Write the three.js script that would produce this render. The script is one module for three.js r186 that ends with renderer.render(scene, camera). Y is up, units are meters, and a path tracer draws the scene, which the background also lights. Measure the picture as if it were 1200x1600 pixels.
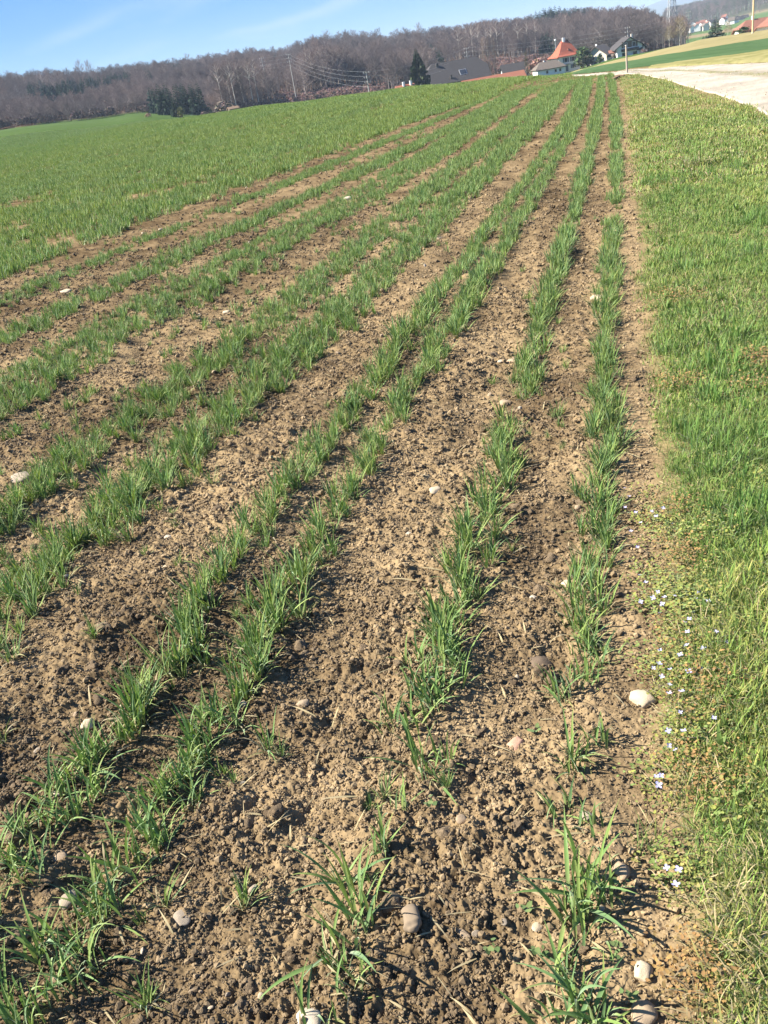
import * as THREE from 'three';
import { mergeGeometries, mergeVertices } from 'three/addons/utils/BufferGeometryUtils.js';

/* ------------------------------------------------------------ camera, sky, sun, exposure */
const D2R = Math.PI / 180;
const EYE = 1.5, PITCH = 27.12 * D2R, ROLL = 10 * D2R, FOCAL = 1350;   // focal length in pixels of the 1200 x 1600 photograph
const scene = new THREE.Scene();
const camera = new THREE.PerspectiveCamera(2 * Math.atan(800 / FOCAL) / D2R, 0.75, 0.1, 40000);
camera.position.set(0, EYE, 0);
camera.rotation.order = 'YXZ';
camera.rotation.set(-PITCH, 0, -ROLL);
scene.add(camera);
camera.updateMatrixWorld(true);
camera.updateProjectionMatrix();
const renderer = new THREE.WebGLRenderer();
renderer.toneMapping = THREE.LinearToneMapping;
const EXPOSURE = 3.35;
renderer.toneMappingExposure = EXPOSURE;
renderer.shadowMap.enabled = true;

const SUN_AZ = -84 * D2R, SUN_EL = 39 * D2R;                           // azimuth from straight ahead (-z), to the right positive
const sunDir = new THREE.Vector3(Math.sin(SUN_AZ) * Math.cos(SUN_EL), Math.sin(SUN_EL), -Math.cos(SUN_AZ) * Math.cos(SUN_EL));
const sun = new THREE.DirectionalLight(new THREE.Color().setRGB(1, 0.93, 0.80), 5);
sun.name = 'sun';
sun.position.copy(sunDir).multiplyScalar(300);
sun.castShadow = true;
sun.shadow.mapSize.set(4096, 4096);
Object.assign(sun.shadow.camera, { left: -60, right: 60, top: 60, bottom: -60, near: 1, far: 900 });
scene.add(sun, sun.target);

// hash, value noise, fractal noise, cell noise
function hash2(x, y) { let h = Math.imul(x | 0, 374761393) ^ Math.imul(y | 0, 668265263); h = Math.imul(h ^ (h >>> 13), 1274126177); return ((h ^ (h >>> 16)) >>> 0) / 4294967296; }
function vnoise(x, y) {
  const xi = Math.floor(x), yi = Math.floor(y), fx = x - xi, fy = y - yi, u = fx * fx * (3 - 2 * fx), v = fy * fy * (3 - 2 * fy);
  const a = hash2(xi, yi), b = hash2(xi + 1, yi), c = hash2(xi, yi + 1), d = hash2(xi + 1, yi + 1);
  return a + (b - a) * u + (c - a) * v + (a - b - c + d) * u * v;
}
function fbm(x, y, o = 4) { let s = 0, a = 0.5, n = 0; for (let i = 0; i < o; i++) { s += a * vnoise(x, y); n += a; a *= 0.5; x = x * 2.03 + 17.1; y = y * 2.03 + 5.7; } return s / n; }
function lumps(x, y) {                                                  // rounded lumps: a dome in each jittered cell
  const xi = Math.floor(x), yi = Math.floor(y); let best = 0;
  for (let i = -1; i <= 1; i++) for (let j = -1; j <= 1; j++) {
    const cx = xi + i, cy = yi + j, px = cx + 0.15 + 0.7 * hash2(cx, cy), py = cy + 0.15 + 0.7 * hash2(cx + 91, cy + 37), r = 0.35 + 0.5 * hash2(cx + 13, cy + 71);
    const q = ((x - px) ** 2 + (y - py) ** 2) / (r * r);
    if (q < 1) { const h = r * Math.sqrt(1 - q) * (0.4 + 0.6 * hash2(cx + 5, cy + 3)); if (h > best) best = h; }
  }
  return best;
}
const bil = (x, y) => { const n = Math.abs(2 * vnoise(x + 0.5 * vnoise(y * 0.7, x * 0.7), y) - 1) , m = Math.abs(2 * vnoise(x * 0.83 + y * 0.56 + 31, y * 0.83 - x * 0.56) - 1); return Math.sqrt(Math.min(n, m) * 0.8 + 0.2 * Math.max(n, m)); };   // rounded lumps with sharp creases between them
function rng(seed) { let s = seed >>> 0; return () => { s = (s + 0x6D2B79F5) >>> 0; let t = Math.imul(s ^ (s >>> 15), 1 | s); t = (t + Math.imul(t ^ (t >>> 7), 61 | t)) ^ t; return ((t ^ (t >>> 14)) >>> 0) / 4294967296; }; }
const lerp = (a, b, t) => a + (b - a) * t, clamp = (x, a = 0, b = 1) => Math.min(b, Math.max(a, x));
const smooth = (a, b, x) => { const t = clamp((x - a) / (b - a)); return t * t * (3 - 2 * t); };
function table(t, x) {                                                  // piecewise linear [[x, y], ...]
  if (x <= t[0][0]) return t[0][1];
  for (let i = 1; i < t.length; i++) if (x <= t[i][0]) return lerp(t[i - 1][1], t[i][1], (x - t[i - 1][0]) / (t[i][0] - t[i - 1][0]));
  return t[t.length - 1][1];
}

// clear spring sky with thin cirrus, as radiance
{
  const W = 2048, Hh = 1024, data = new Float32Array(W * Hh * 4);
  const grad = [[-0.2, [0.36, 0.56, 0.80]], [0, [0.52, 0.73, 0.93]], [0.035, [0.37, 0.64, 0.93]], [0.075, [0.235, 0.51, 0.90]], [0.13, [0.15, 0.40, 0.84]], [0.3, [0.09, 0.27, 0.70]], [1, [0.05, 0.17, 0.52]]];
  for (let j = 0; j < Hh; j++) for (let i = 0; i < W; i++) {
    const el = ((j + 0.5) / Hh - 0.5) * Math.PI, az = ((i + 0.5) / W - 0.5) * 2 * Math.PI, y = Math.sin(el), c = Math.cos(el), dx = Math.cos(az) * c, dz = Math.sin(az) * c;
    let k = 1; while (k < grad.length - 1 && y > grad[k][0]) k++;
    const t = clamp((y - grad[k - 1][0]) / (grad[k][0] - grad[k - 1][0]));
    let cirrus = 0;
    if (y > 0) {
      const px = dx / (y + 0.12), pz = dz / (y + 0.12), u = px * 0.8 + pz * 0.6, v = px * -0.6 + pz * 0.8;
      const warp = fbm(u * 0.9 + 3, v * 0.9, 3) * 1.4;
      cirrus = smooth(0.50, 0.85, fbm(u * 0.55 + warp, v * 2.6 + warp * 1.2 + 9, 5)) * smooth(0.30, 0.65, fbm(u * 0.35 + 40, v * 0.35 + 11, 3)) * 0.6;
    }
    const o = (j * W + i) * 4;
    for (let q = 0; q < 3; q++) data[o + q] = lerp(lerp(grad[k - 1][1][q], grad[k][1][q], t), [0.62, 0.78, 0.95][q], cirrus) / EXPOSURE * 1.12;
    data[o + 3] = 1;
  }
  const tex = new THREE.DataTexture(data, W, Hh, THREE.RGBAFormat, THREE.FloatType);
  tex.mapping = THREE.EquirectangularReflectionMapping; tex.magFilter = THREE.LinearFilter; tex.minFilter = THREE.LinearFilter; tex.needsUpdate = true;
  scene.background = tex; scene.environment = tex;
}
scene.fog = new THREE.FogExp2(new THREE.Color().setRGB(0.62, 0.78, 1.0), 0.00013);

/* ------------------------------------------------------------ naming, things */
const taken = {};
function numbered(n) { const k = taken[n] = (taken[n] ?? -1) + 1; return k ? n + '_' + String(k).padStart(3, '0') : n; }
function tag(o, label, category, group) { o.userData.label = label; o.userData.category = category; if (group) o.userData.group = group; return o; }
function shade(o) { o.traverse((c) => { if (c.isMesh) { c.castShadow = true; c.receiveShadow = true; } }); return o; }
function mesh(name, geo, mat, parent) { const m = new THREE.Mesh(geo, mat); m.name = parent ? name : numbered(name); m.castShadow = m.receiveShadow = true; (parent ?? scene).add(m); return m; }
function structure(name, geo, mat) { const m = mesh(name, geo, mat); m.userData.kind = 'structure'; return m; }
function base(name, label, category, group) { const g = new THREE.Group(); g.name = numbered(name); scene.add(g); return tag(g, label, category, group); }
function stuff(name, label, category, geo, mat, list, parent) {       // list of {m: Matrix4, c?: [r,g,b]}
  const im = new THREE.InstancedMesh(geo, mat, list.length), col = new THREE.Color();
  list.forEach((e, i) => { im.setMatrixAt(i, e.m); if (e.c) im.setColorAt(i, col.setRGB(...e.c)); });
  im.name = parent ? name : numbered(name); im.userData.kind = 'stuff'; if (!parent) tag(im, label, category);
  im.castShadow = im.receiveShadow = true; (parent ?? scene).add(im); return im;
}
function mass(name, label, category, list, geos, mat, piece) {             // one uncountable mass out of several shapes
  const g = new THREE.Group(); g.name = numbered(name); g.userData.kind = 'stuff'; tag(g, label, category); scene.add(g);
  geos.forEach((geo, k) => { const part = list.filter((_, i) => i % geos.length === k); if (part.length) stuff(piece, '', '', geo, Array.isArray(mat) ? mat[k % mat.length] : mat, part, g); });
  return g;
}
const V = (x, y, z) => new THREE.Vector3(x, y, z), UP = V(0, 1, 0);
const tmpE = new THREE.Euler(), tmpQ = new THREE.Quaternion();
function mat4(x, y, z, rx, ry, rz, sx, sy = sx, sz = sx) { return new THREE.Matrix4().compose(V(x, y, z), new THREE.Quaternion().setFromEuler(new THREE.Euler(rx, ry, rz, 'YXZ')), V(sx, sy, sz)); }

/* ------------------------------------------------------------ surveying: directions read off the photograph */
const horizonAt = (px) => 98 - 0.1763 * (px - 600);
function ray(px, py) { return V((px - 600) / FOCAL, -(py - 800) / FOCAL, -1).applyQuaternion(camera.quaternion); }
const azOf = (px, py = horizonAt(px)) => { const r = ray(px, py); return Math.atan2(r.x, -r.z); };
const tanOf = (px, py) => { const r = ray(px, py); return r.y / Math.hypot(r.x, r.z); };
function pixelOf(x, y, z) { const p = V(x, y, z).project(camera); return [600 + p.x * 600, 800 - p.y * 800, p.z]; }
function inFrame(x, y, z, margin = 120) { const c = V(x, y, z).applyMatrix4(camera.matrixWorldInverse); if (c.z > -0.05) return false; const k = FOCAL / -c.z; return Math.abs(c.x * k) < 600 + margin && Math.abs(c.y * k) < 800 + margin; }

/* ------------------------------------------------------------ terrain heights, by bearing and distance */
const DIST = [0, 28, 33, 40, 50, 60, 80, 100, 130, 180, 220, 260, 300, 350, 400, 430, 460, 500, 550, 600, 750, 900, 1200, 1500, 2000, 3000];
const COLS = [
  [-200, [[80, 0], [110, -0.9], [150, -0.9], [220, 0], [300, 0.7], [420, 1.4], [500, 7], [600, 14], [750, 24], [900, 31], [1200, 28]]],
  [0, [[80, 0], [110, -0.9], [150, -0.9], [220, 0], [300, 0.6], [420, 1.2], [500, 6], [600, 12.5], [750, 22], [900, 29], [1200, 26]]],
  [190, [[92, 0], [120, -0.6], [180, -1.6], [300, -1.8], [420, -1.5], [500, 3], [600, 8.5], [750, 16], [900, 22], [1200, 20]]],
  [380, [[78, 0], [120, -1.6], [180, -4], [300, -7], [430, -8.5], [500, -5], [600, 1.5], [750, 10], [900, 17], [1200, 15]]],
  [500, [[68, 0], [90, -0.9], [120, -2], [180, -4.5], [300, -8], [430, -10.5], [500, -7], [600, -0.5], [750, 7], [900, 13], [1200, 11]]],
  [620, [[57, 0], [90, -1.3], [120, -2.5], [180, -5], [300, -9], [400, -12], [460, -12], [600, -4], [750, 3], [900, 9], [1200, 7]]],
  [750, [[46, 0], [70, -1], [100, -2.2], [180, -5.5], [300, -10], [400, -13], [470, -13], [600, -6], [750, 0], [900, 4], [1200, 0]]],
  [870, [[38, 0], [60, -0.9], [100, -2.5], [180, -5.6], [300, -10.3], [400, -13.6], [480, -14], [600, -8], [750, -2], [900, 1.5], [1200, -8]]],
  [980, [[33, 0], [50, -0.6], [80, -1.6], [120, -2.8], [200, -5.2], [300, -8.1], [400, -10.9], [450, -13], [550, -12], [650, -9], [750, -6], [900, -3.5], [1200, -16]]],
  [1060, [[30, 0], [50, -0.62], [80, -1.5], [130, -2.7], [200, -4.6], [300, -7.4], [350, -9], [450, -13], [550, -16], [700, -18], [900, -20], [1200, -23], [1500, -20], [2000, -10]]],
  [1100, [[29, 0], [50, -0.65], [80, -1.46], [130, -2.7], [200, -4.3], [260, -5.7], [320, -9], [400, -12], [550, -16], [700, -18], [900, -20], [1200, -23], [1500, -20], [2000, -8]]],
  [1200, [[29, 0], [50, -0.75], [80, -1.6], [130, -2.8], [200, -4.4], [260, -5.9], [320, -9], [400, -12], [550, -16], [700, -18], [900, -20], [1200, -20], [1500, -10], [2000, 6], [3000, 10]]],
  [1400, [[29, 0], [50, -0.75], [80, -1.6], [130, -2.8], [200, -4.4], [260, -5.9], [400, -12], [550, -16], [900, -18], [1200, -16], [1500, -4], [2000, 12], [3000, 14]]],
].map(([px, t]) => [azOf(px), DIST.map((d) => table([[0, 0], ...t], d))]);
function coarse(az, d) {
  let i = 1; while (i < DIST.length - 1 && d > DIST[i]) i++;
  const fd = clamp((d - DIST[i - 1]) / (DIST[i] - DIST[i - 1]));
  let k = 1; while (k < COLS.length - 1 && az > COLS[k][0]) k++;
  const fa = smooth(0, 1, clamp((az - COLS[k - 1][0]) / (COLS[k][0] - COLS[k - 1][0])));
  const a = COLS[k - 1][1], b = COLS[k][1];
  return lerp(lerp(a[i - 1], a[i], fd), lerp(b[i - 1], b[i], fd), fa);
}
function H(x, z) {                                                      // land height, no small relief
  const d = Math.hypot(x, z); if (d < 26) return 0;
  const az = Math.atan2(x, -z);
  if (Math.abs(az) > 1.2) return 0;
  const e = d * 0.06, h = (coarse(az, d - e) + 2 * coarse(az, d) + coarse(az, d + e)) / 4;
  return h * (1 - smooth(0.9, 1.2, Math.abs(az)));
}
const polar = (az, d) => [Math.sin(az) * d, -Math.cos(az) * d];
function hit(px, py, lift = 0) {                                        // where the line of sight through a point of the photograph meets the land
  const r = ray(px, py), n = Math.hypot(r.x, r.z), ux = r.x / n, uz = r.z / n, t = r.y / n; let prev = 0.5;
  for (let d = 0.5; d < 6000; d *= 1.004) { if (EYE + t * d <= H(ux * d, uz * d) + lift) { let a = prev, b = d; for (let k = 0; k < 24; k++) { const m = (a + b) / 2; if (EYE + t * m <= H(ux * m, uz * m) + lift) b = m; else a = m; } return V(ux * b, H(ux * b, uz * b) + lift, uz * b); } prev = d; }
  return null;
}
function stand(px, d, py) { const [x, z] = polar(azOf(px, py ?? horizonAt(px) + 40), d); return V(x, H(x, z), z); }   // a spot on the land on a bearing, at a distance

/* ------------------------------------------------------------ the drilled field: row lines as (s, offset) across the drilling direction */
const SL = 0.345, CN = 0.945;
const toRow = (x, z) => [-z, (x + SL * z) * CN];
const fromRow = (s, o) => [o / CN + SL * s, -s];
const edgeLine = [[0, 0.05], [1, 0.045], [1.9, 0.035], [2.6, 0.04], [3.6, 0.01], [5, -0.01], [7.6, -0.05], [11.6, -0.10], [16.7, -0.20], [23.4, -0.39], [32, -0.7]];
const ROWS = {
  A: [[0, -0.15], [3, -0.16], [4.8, -0.2], [9.4, -0.24], [13.2, -0.32], [18.4, -0.46], [24, -0.63], [31, -0.85]],
  B: [[0, -0.57], [4.8, -0.56], [8, -0.59], [13.3, -0.66], [20.6, -0.82], [25, -0.94], [31, -1.15]],
  C2: [[0, -1.12], [3.6, -1.14], [6.3, -1.1], [10, -1.1], [15, -1.04], [20, -1.15], [25.7, -1.34], [31, -1.55]],
  C1: [[0, -1.34], [2, -1.39], [3.1, -1.41], [6, -1.36], [10, -1.32], [16, -1.25], [20, -1.35], [26, -1.58], [31, -1.8]],
  D2: [[0, -2.2], [3.5, -2.17], [4.5, -2.09], [7, -2.03], [13, -1.97], [18, -1.93], [27, -2.06], [32, -2.2]],
  D1: [[0, -2.75], [4, -2.74], [5.5, -2.58], [10, -2.54], [20, -2.48], [28, -2.44], [33, -2.5]],
  H2: [[0, -3.75], [6.6, -3.72], [8, -3.58], [10.6, -3.4], [13, -3.22], [20, -3.2], [33, -3.35]],
  H1: [[0, -4.15], [6.6, -4.1], [9, -3.95], [12, -3.7], [16, -3.5], [33, -3.6]],
  G: [[0, -4.95], [9, -4.88], [11.5, -4.65], [16, -4.16], [20, -3.93], [33, -3.85]],
  F: [[0, -6.1], [9, -6.0], [11, -6.05], [14, -5.75], [17, -5.45], [22, -5.0], [33, -4.4]],
};
const denseLine = [[0, -7.1], [9, -7.05], [12, -7.0], [14.4, -6.8], [16, -6.45], [18.5, -6.15], [22.6, -5.8], [28, -5.1], [34, -4.7]];
const edgeWiggle = (s) => 0.035 * (fbm(s * 3.1, 4.2, 3) - 0.5) * 2;

/* small relief of the near ground, in metres, on top of H */
function relief(x, z) {
  const [s, o] = toRow(x, z), d = Math.hypot(x, z), e = table(edgeLine, s) + edgeWiggle(s), side = o - e;
  if (side > 0.06) return 0.012 + 0.03 * smooth(0, 0.4, side) + 0.03 * (fbm(x * 2.2, z * 2.2, 3) - 0.5) + 0.012 * (fbm(x * 14, z * 14, 2) - 0.5);
  const fade = 1 - 0.5 * smooth(8, 26, d);
  let h = 0.06 * (fbm(o * 2.1 + 3, s * 0.55, 3) - 0.5) + 0.032 * (fbm(o * 5 + 8, s * 2.6, 3) - 0.5);   // wheelings, furrows
  if (d < 45) {
    const rough = 0.35 + 0.65 * smooth(-0.04, -0.3, o);                  // the strip beside the verge is trodden smoother
    const gate = smooth(0.25, 0.7, fbm(x * 2.3 + 31, z * 2.3, 2));
    const wob = fbm(x * 9, z * 9 + 4, 2) - 0.5, gate2 = smooth(0.3, 0.62, fbm(x * 4.1 + 11, z * 4.1, 3));
    h += rough * (0.027 * bil(x * 6 + wob, z * 6) * (0.3 + gate) + 0.022 * bil(x * 14 + 7, z * 14 + wob * 1.5) * (0.35 + 0.8 * gate2) + 0.014 * bil(x * 31 + 3, z * 31) * (0.4 + 0.8 * gate2));
    if (d < 9) h += rough * (0.010 * (fbm(x * 75, z * 75, 3) - 0.5) * 2 * (0.4 + gate2) + 0.006 * bil(x * 68 + 9, z * 68));
    h -= 0.024 * rough;
  }
  h *= fade;
  return lerp(h - 0.005, 0.012 + 0.02 * (fbm(x * 2.2, z * 2.2, 3) - 0.5), smooth(-0.05, 0.06, side));
}
const ground = (x, z) => H(x, z) + (Math.hypot(x, z) < 70 && z < 0 ? relief(x, z) * (1 - smooth(50, 70, Math.hypot(x, z))) : 0);

/* ------------------------------------------------------------ materials */
const std = (o) => new THREE.MeshStandardMaterial(o);
const rgb = (r, g, b) => new THREE.Color().setRGB(r, g, b);
function noiseTexture(size, fn, srgb) {
  const a = new Uint8Array(size * size * 4);
  for (let j = 0; j < size; j++) for (let i = 0; i < size; i++) { const c = fn(i / size, j / size); const o = (j * size + i) * 4; for (let q = 0; q < 3; q++) a[o + q] = clamp(c[q] * 255, 0, 255); a[o + 3] = 255; }
  const t = new THREE.DataTexture(a, size, size); t.wrapS = t.wrapT = THREE.RepeatWrapping; t.magFilter = THREE.LinearFilter; t.minFilter = THREE.LinearMipmapLinearFilter; t.generateMipmaps = true;
  if (srgb) t.colorSpace = THREE.SRGBColorSpace; t.needsUpdate = true; return t;
}
const mirror = (u) => 1 - Math.abs(1 - 2 * u);
const grainTex = noiseTexture(512, (u, v) => { const n = fbm(mirror(u) * 60, mirror(v) * 60, 5); return [n, n, n]; });
const speckTex = noiseTexture(512, (u, v) => { const n = 0.72 + 0.28 * fbm(mirror(u) * 50 + 7, mirror(v) * 50, 5) * 1.6 - 0.1; return [n, n, n]; });
const matt = (o) => new THREE.MeshPhysicalMaterial({ roughness: 1, specularIntensity: 0, ...o });        // dry earth and far land: no gloss at all
const soilMat = matt({ vertexColors: true, bumpMap: grainTex, bumpScale: 0.006 });
const landMat = matt({ vertexColors: true });
const leafMat = new THREE.MeshPhysicalMaterial({ vertexColors: true, roughness: 0.9, transmission: 0.34, thickness: 0, clearcoat: 0.12, clearcoatRoughness: 0.35, side: THREE.DoubleSide });
const dryMat = new THREE.MeshPhysicalMaterial({ vertexColors: true, roughness: 0.9, transmission: 0.2, thickness: 0, side: THREE.DoubleSide });

/* ------------------------------------------------------------ ground sheets */
function soilColor(x, z, out) {
  const [s, o] = toRow(x, z), e = table(edgeLine, s) + edgeWiggle(s), side = o - e;
  const n = fbm(x * 7 + 3, z * 7, 4), m = fbm(x * 1.3 + 50, z * 1.3 + 9, 3), f = fbm(x * 40, z * 40, 2);
  let k = clamp(0.46 + (n - 0.5) * 1.0 + (m - 0.5) * 1.3 + (f - 0.5) * 0.9);
  const dry = smooth(-0.42, -0.1, o) * (1 - smooth(0.0, 0.1, side)) * (0.55 + 0.6 * (n - 0.2));   // trodden, dried strip beside the verge
  k = clamp(k + 0.65 * dry);
  let r = lerp(0.086, 0.228, k), g = lerp(0.06, 0.166, k), b = lerp(0.034, 0.094, k);
  const v = smooth(-0.02, 0.09, side + (n - 0.5) * 0.12);
  if (v > 0) { const t = fbm(x * 9, z * 9 + 80, 4); r = lerp(r, lerp(0.10, 0.27, t), v); g = lerp(g, lerp(0.095, 0.21, t), v); b = lerp(b, lerp(0.035, 0.11, t), v); }
  out[0] = r; out[1] = g; out[2] = b; return side;
}
function nearSheet(name, d0, d1, ratio, azMax, azStep) {
  const rows = Math.ceil(Math.log(d1 / d0) / ratio) + 1, cols = Math.ceil(2 * azMax / azStep) + 1;
  const pos = new Float32Array(rows * cols * 3), col = new Float32Array(rows * cols * 3), uv = new Float32Array(rows * cols * 2), side = new Float32Array(rows * cols), c = [0, 0, 0];
  for (let i = 0; i < rows; i++) { const d = d0 * Math.exp(Math.log(d1 / d0) * i / (rows - 1)); for (let j = 0; j < cols; j++) {
    const az = (-azMax + 2 * azMax * j / (cols - 1)) * D2R, [x, z] = polar(az, d), k = i * cols + j;
    pos[k * 3] = x; pos[k * 3 + 1] = ground(x, z); pos[k * 3 + 2] = z; uv[k * 2] = x; uv[k * 2 + 1] = z;
    side[k] = soilColor(x, z, c); col.set(c, k * 3);
  } }
  const soilIdx = [], vergeIdx = [];
  for (let i = 0; i < rows - 1; i++) for (let j = 0; j < cols - 1; j++) { const a = i * cols + j, b = a + 1, e = a + cols, f = e + 1; ((side[a] + side[f]) / 2 > 0.03 ? vergeIdx : soilIdx).push(a, b, e, b, f, e); }
  const full = new THREE.BufferGeometry();
  full.setAttribute('position', new THREE.BufferAttribute(pos, 3));
  const both = new Uint32Array(soilIdx.length + vergeIdx.length); both.set(soilIdx); both.set(vergeIdx, soilIdx.length);
  full.setIndex(new THREE.BufferAttribute(both, 1)); full.computeVertexNormals();
  const nor = full.getAttribute('normal').array;
  for (const [nm, idx] of [['ploughed_soil', soilIdx], ['verge_ground', vergeIdx]]) {
    if (!idx.length) continue;
    const map = new Int32Array(rows * cols).fill(-1); let n = 0; for (const k of idx) if (map[k] < 0) map[k] = n++;
    const P = new Float32Array(n * 3), N = new Float32Array(n * 3), C = new Float32Array(n * 3), U = new Float32Array(n * 2);
    for (let k = 0; k < map.length; k++) if (map[k] >= 0) { const q = map[k]; for (let a = 0; a < 3; a++) { P[q * 3 + a] = pos[k * 3 + a]; N[q * 3 + a] = nor[k * 3 + a]; C[q * 3 + a] = col[k * 3 + a]; } U[q * 2] = uv[k * 2]; U[q * 2 + 1] = uv[k * 2 + 1]; }
    const g = new THREE.BufferGeometry();
    g.setAttribute('position', new THREE.BufferAttribute(P, 3)); g.setAttribute('normal', new THREE.BufferAttribute(N, 3)); g.setAttribute('color', new THREE.BufferAttribute(C, 3)); g.setAttribute('uv', new THREE.BufferAttribute(U, 2));
    g.setIndex(new THREE.BufferAttribute(Uint32Array.from(idx, (k) => map[k]), 1));
    structure(nm, g, soilMat);
  }
}
nearSheet('near', 0.42, 6, 0.0029, 76, 0.15);
nearSheet('mid', 6, 48, 0.008, 64, 0.21);

// the whole countryside as one sheet out to the horizon
const forestFoot = [[-200, 420], [0, 422], [190, 425], [380, 432], [620, 462], [750, 475], [870, 482], [980, 448], [1045, 440]].map(([p, d]) => [azOf(p), d]);
{
  const az = []; for (let a = -180; a < -46; a += 4) az.push(a); for (let a = -46; a < 46; a += 0.4) az.push(a); for (let a = 46; a <= 180.01; a += 4) az.push(a);
  az.length && (az[az.length - 1] = 180);
  const ds = [0.3]; while (ds[ds.length - 1] < 12500) ds.push(ds[ds.length - 1] * 1.045);
  const pos = [], col = [], idx = [];
  for (const d of ds) for (const a of az) {
    const [x, z] = polar(a * D2R, d), ar = a * D2R;
    let y = H(x, z); if (d < 50) y -= 0.15 * (1 - smooth(76, 92, Math.abs(a))); 
    let c;
    const n = fbm(x * 0.05 + 3, z * 0.05, 3), n2 = fbm(x * 0.006, z * 0.006 + 4, 3);
    const foot = table(forestFoot, ar);
    if (d < 46) c = [0.16, 0.13, 0.07];
    else if (ar < azOf(1045) && d > foot + 5) c = [lerp(0.075, 0.14, n), lerp(0.052, 0.085, n), lerp(0.04, 0.055, n)];      // leaf litter under the bare wood
    else if (ar > azOf(1035) && d > 420) { const t = n2; c = d > 1350 ? [0.07, 0.075, 0.05] : t > 0.52 ? [0.21, 0.17, 0.1] : [0.08, 0.13, 0.045]; }
    else c = [lerp(0.05, 0.07, n), lerp(0.085, 0.11, n), lerp(0.024, 0.034, n)];
    pos.push(x, y, z); col.push(...c);
  }
  const m = az.length;
  for (let i = 0; i < ds.length - 1; i++) for (let j = 0; j < m - 1; j++) { const a = i * m + j, b = a + 1, e = a + m, f = e + 1; idx.push(a, b, e, b, f, e); }
  const g = new THREE.BufferGeometry(); g.setAttribute('position', new THREE.Float32BufferAttribute(pos, 3)); g.setAttribute('color', new THREE.Float32BufferAttribute(col, 3)); g.setIndex(idx); g.computeVertexNormals();
  structure('land', g, landMat);
}

// strips of land draped between two lines (each a list of points on the land)
function resample(pts, n) { const L = [0]; for (let i = 1; i < pts.length; i++) L.push(L[i - 1] + pts[i].distanceTo(pts[i - 1])); return Array.from({ length: n }, (_, k) => { const t = L[L.length - 1] * k / (n - 1); let i = 1; while (i < pts.length - 1 && t > L[i]) i++; return pts[i - 1].clone().lerp(pts[i], clamp((t - L[i - 1]) / Math.max(1e-6, L[i] - L[i - 1]))); }); }
function drape(name, near, far, nu, nv, lift, mat, colour) {
  const A = resample(near, nu), B = resample(far, nu), pos = [], col = [], uv = [], idx = [];
  for (let i = 0; i < nu; i++) for (let j = 0; j < nv; j++) {
    const p = A[i].clone().lerp(B[i], j / (nv - 1)); const y = ground(p.x, p.z) + lift + (j === 0 || j === nv - 1 ? -0.04 : 0);
    pos.push(p.x, y, p.z); uv.push(p.x, p.z); col.push(...colour(p.x, p.z, j / (nv - 1)));
    if (i && j) { const a = (i - 1) * nv + j - 1; idx.push(a, a + 1, a + nv, a + 1, a + nv + 1, a + nv); }
  }
  const g = new THREE.BufferGeometry(); g.setAttribute('position', new THREE.Float32BufferAttribute(pos, 3)); g.setAttribute('color', new THREE.Float32BufferAttribute(col, 3)); g.setAttribute('uv', new THREE.Float32BufferAttribute(uv, 2)); g.setIndex(idx); g.computeVertexNormals();
  return structure(name, g, mat);
}
const hits = (list) => list.map(([x, y]) => hit(x, y));
const roadNear = hits([[1420, 330], [1300, 240], [1200, 187], [1171, 171], [1127, 155], [1083, 142], [1040, 128], [1002, 119], [978, 117.5], [952, 117.3], [925, 117.6], [894, 119]]);
const roadFar = hits([[1420, 92], [1300, 97], [1200, 101], [1160, 103], [1112, 104.5], [1083, 106], [1054, 107.5], [1013, 110], [978, 112], [950, 113.4], [925, 115], [894, 117.4]]);
const roadMat = matt({ vertexColors: true, bumpMap: grainTex, bumpScale: 0.003, map: speckTex });
drape('gravel_track', roadNear, roadFar, 220, 60, 0.018, roadMat, (x, z, t) => {
  const n = fbm(x * 2.5, z * 2.5, 4), m = fbm(x * 0.5 + 8, z * 0.5, 3);
  const rut = Math.abs(Math.abs(t - 0.62 + 0.04 * (m - 0.5)) - 0.2), k = clamp(0.55 + (n - 0.5) * 1.5 + (m - 0.5) * 1.2 + 0.22 * smooth(0.12, 0.02, rut));
  const mid = smooth(0.10, 0.0, Math.abs(t - 0.62 + 0.1 * (m - 0.5))) * smooth(0.36, 0.6, n + 0.15) * smooth(9, 14, Math.hypot(x, z));   // tufts and dirt along the crown
  return [lerp(lerp(0.31, 0.46, k), 0.22, mid * 0.7), lerp(lerp(0.275, 0.41, k), 0.20, mid * 0.7), lerp(lerp(0.225, 0.345, k), 0.10, mid * 0.7)];
});
const roadPoly = [...roadNear, ...roadFar.slice().reverse()];
function inside(poly, x, z) { let c = false; for (let i = 0, j = poly.length - 1; i < poly.length; j = i++) { const a = poly[i], b = poly[j]; if ((a.z > z) !== (b.z > z) && x < (b.x - a.x) * (z - a.z) / (b.z - a.z) + a.x) c = !c; } return c; }
const beyondPoly = [...roadFar, ...roadFar.slice().reverse().map((p) => p.clone().multiplyScalar(6))];
const fieldMat = matt({ vertexColors: true });
const patch = (a, b, f = 0.6) => (x, z) => { const n = clamp(0.5 + (fbm(x * f, z * f, 4) - 0.5) * 1.4 + (fbm(x * f * 5 + 9, z * f * 5, 3) - 0.5) * 1.3); return [0, 1, 2].map((q) => lerp(a[q], b[q], n)); };
const farTop = hits([[880, 116.5], [912, 108], [946, 102], [980, 96], [1020, 89], [1060, 83], [1107, 75], [1153, 67], [1200, 60], [1330, 39]]);
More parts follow.
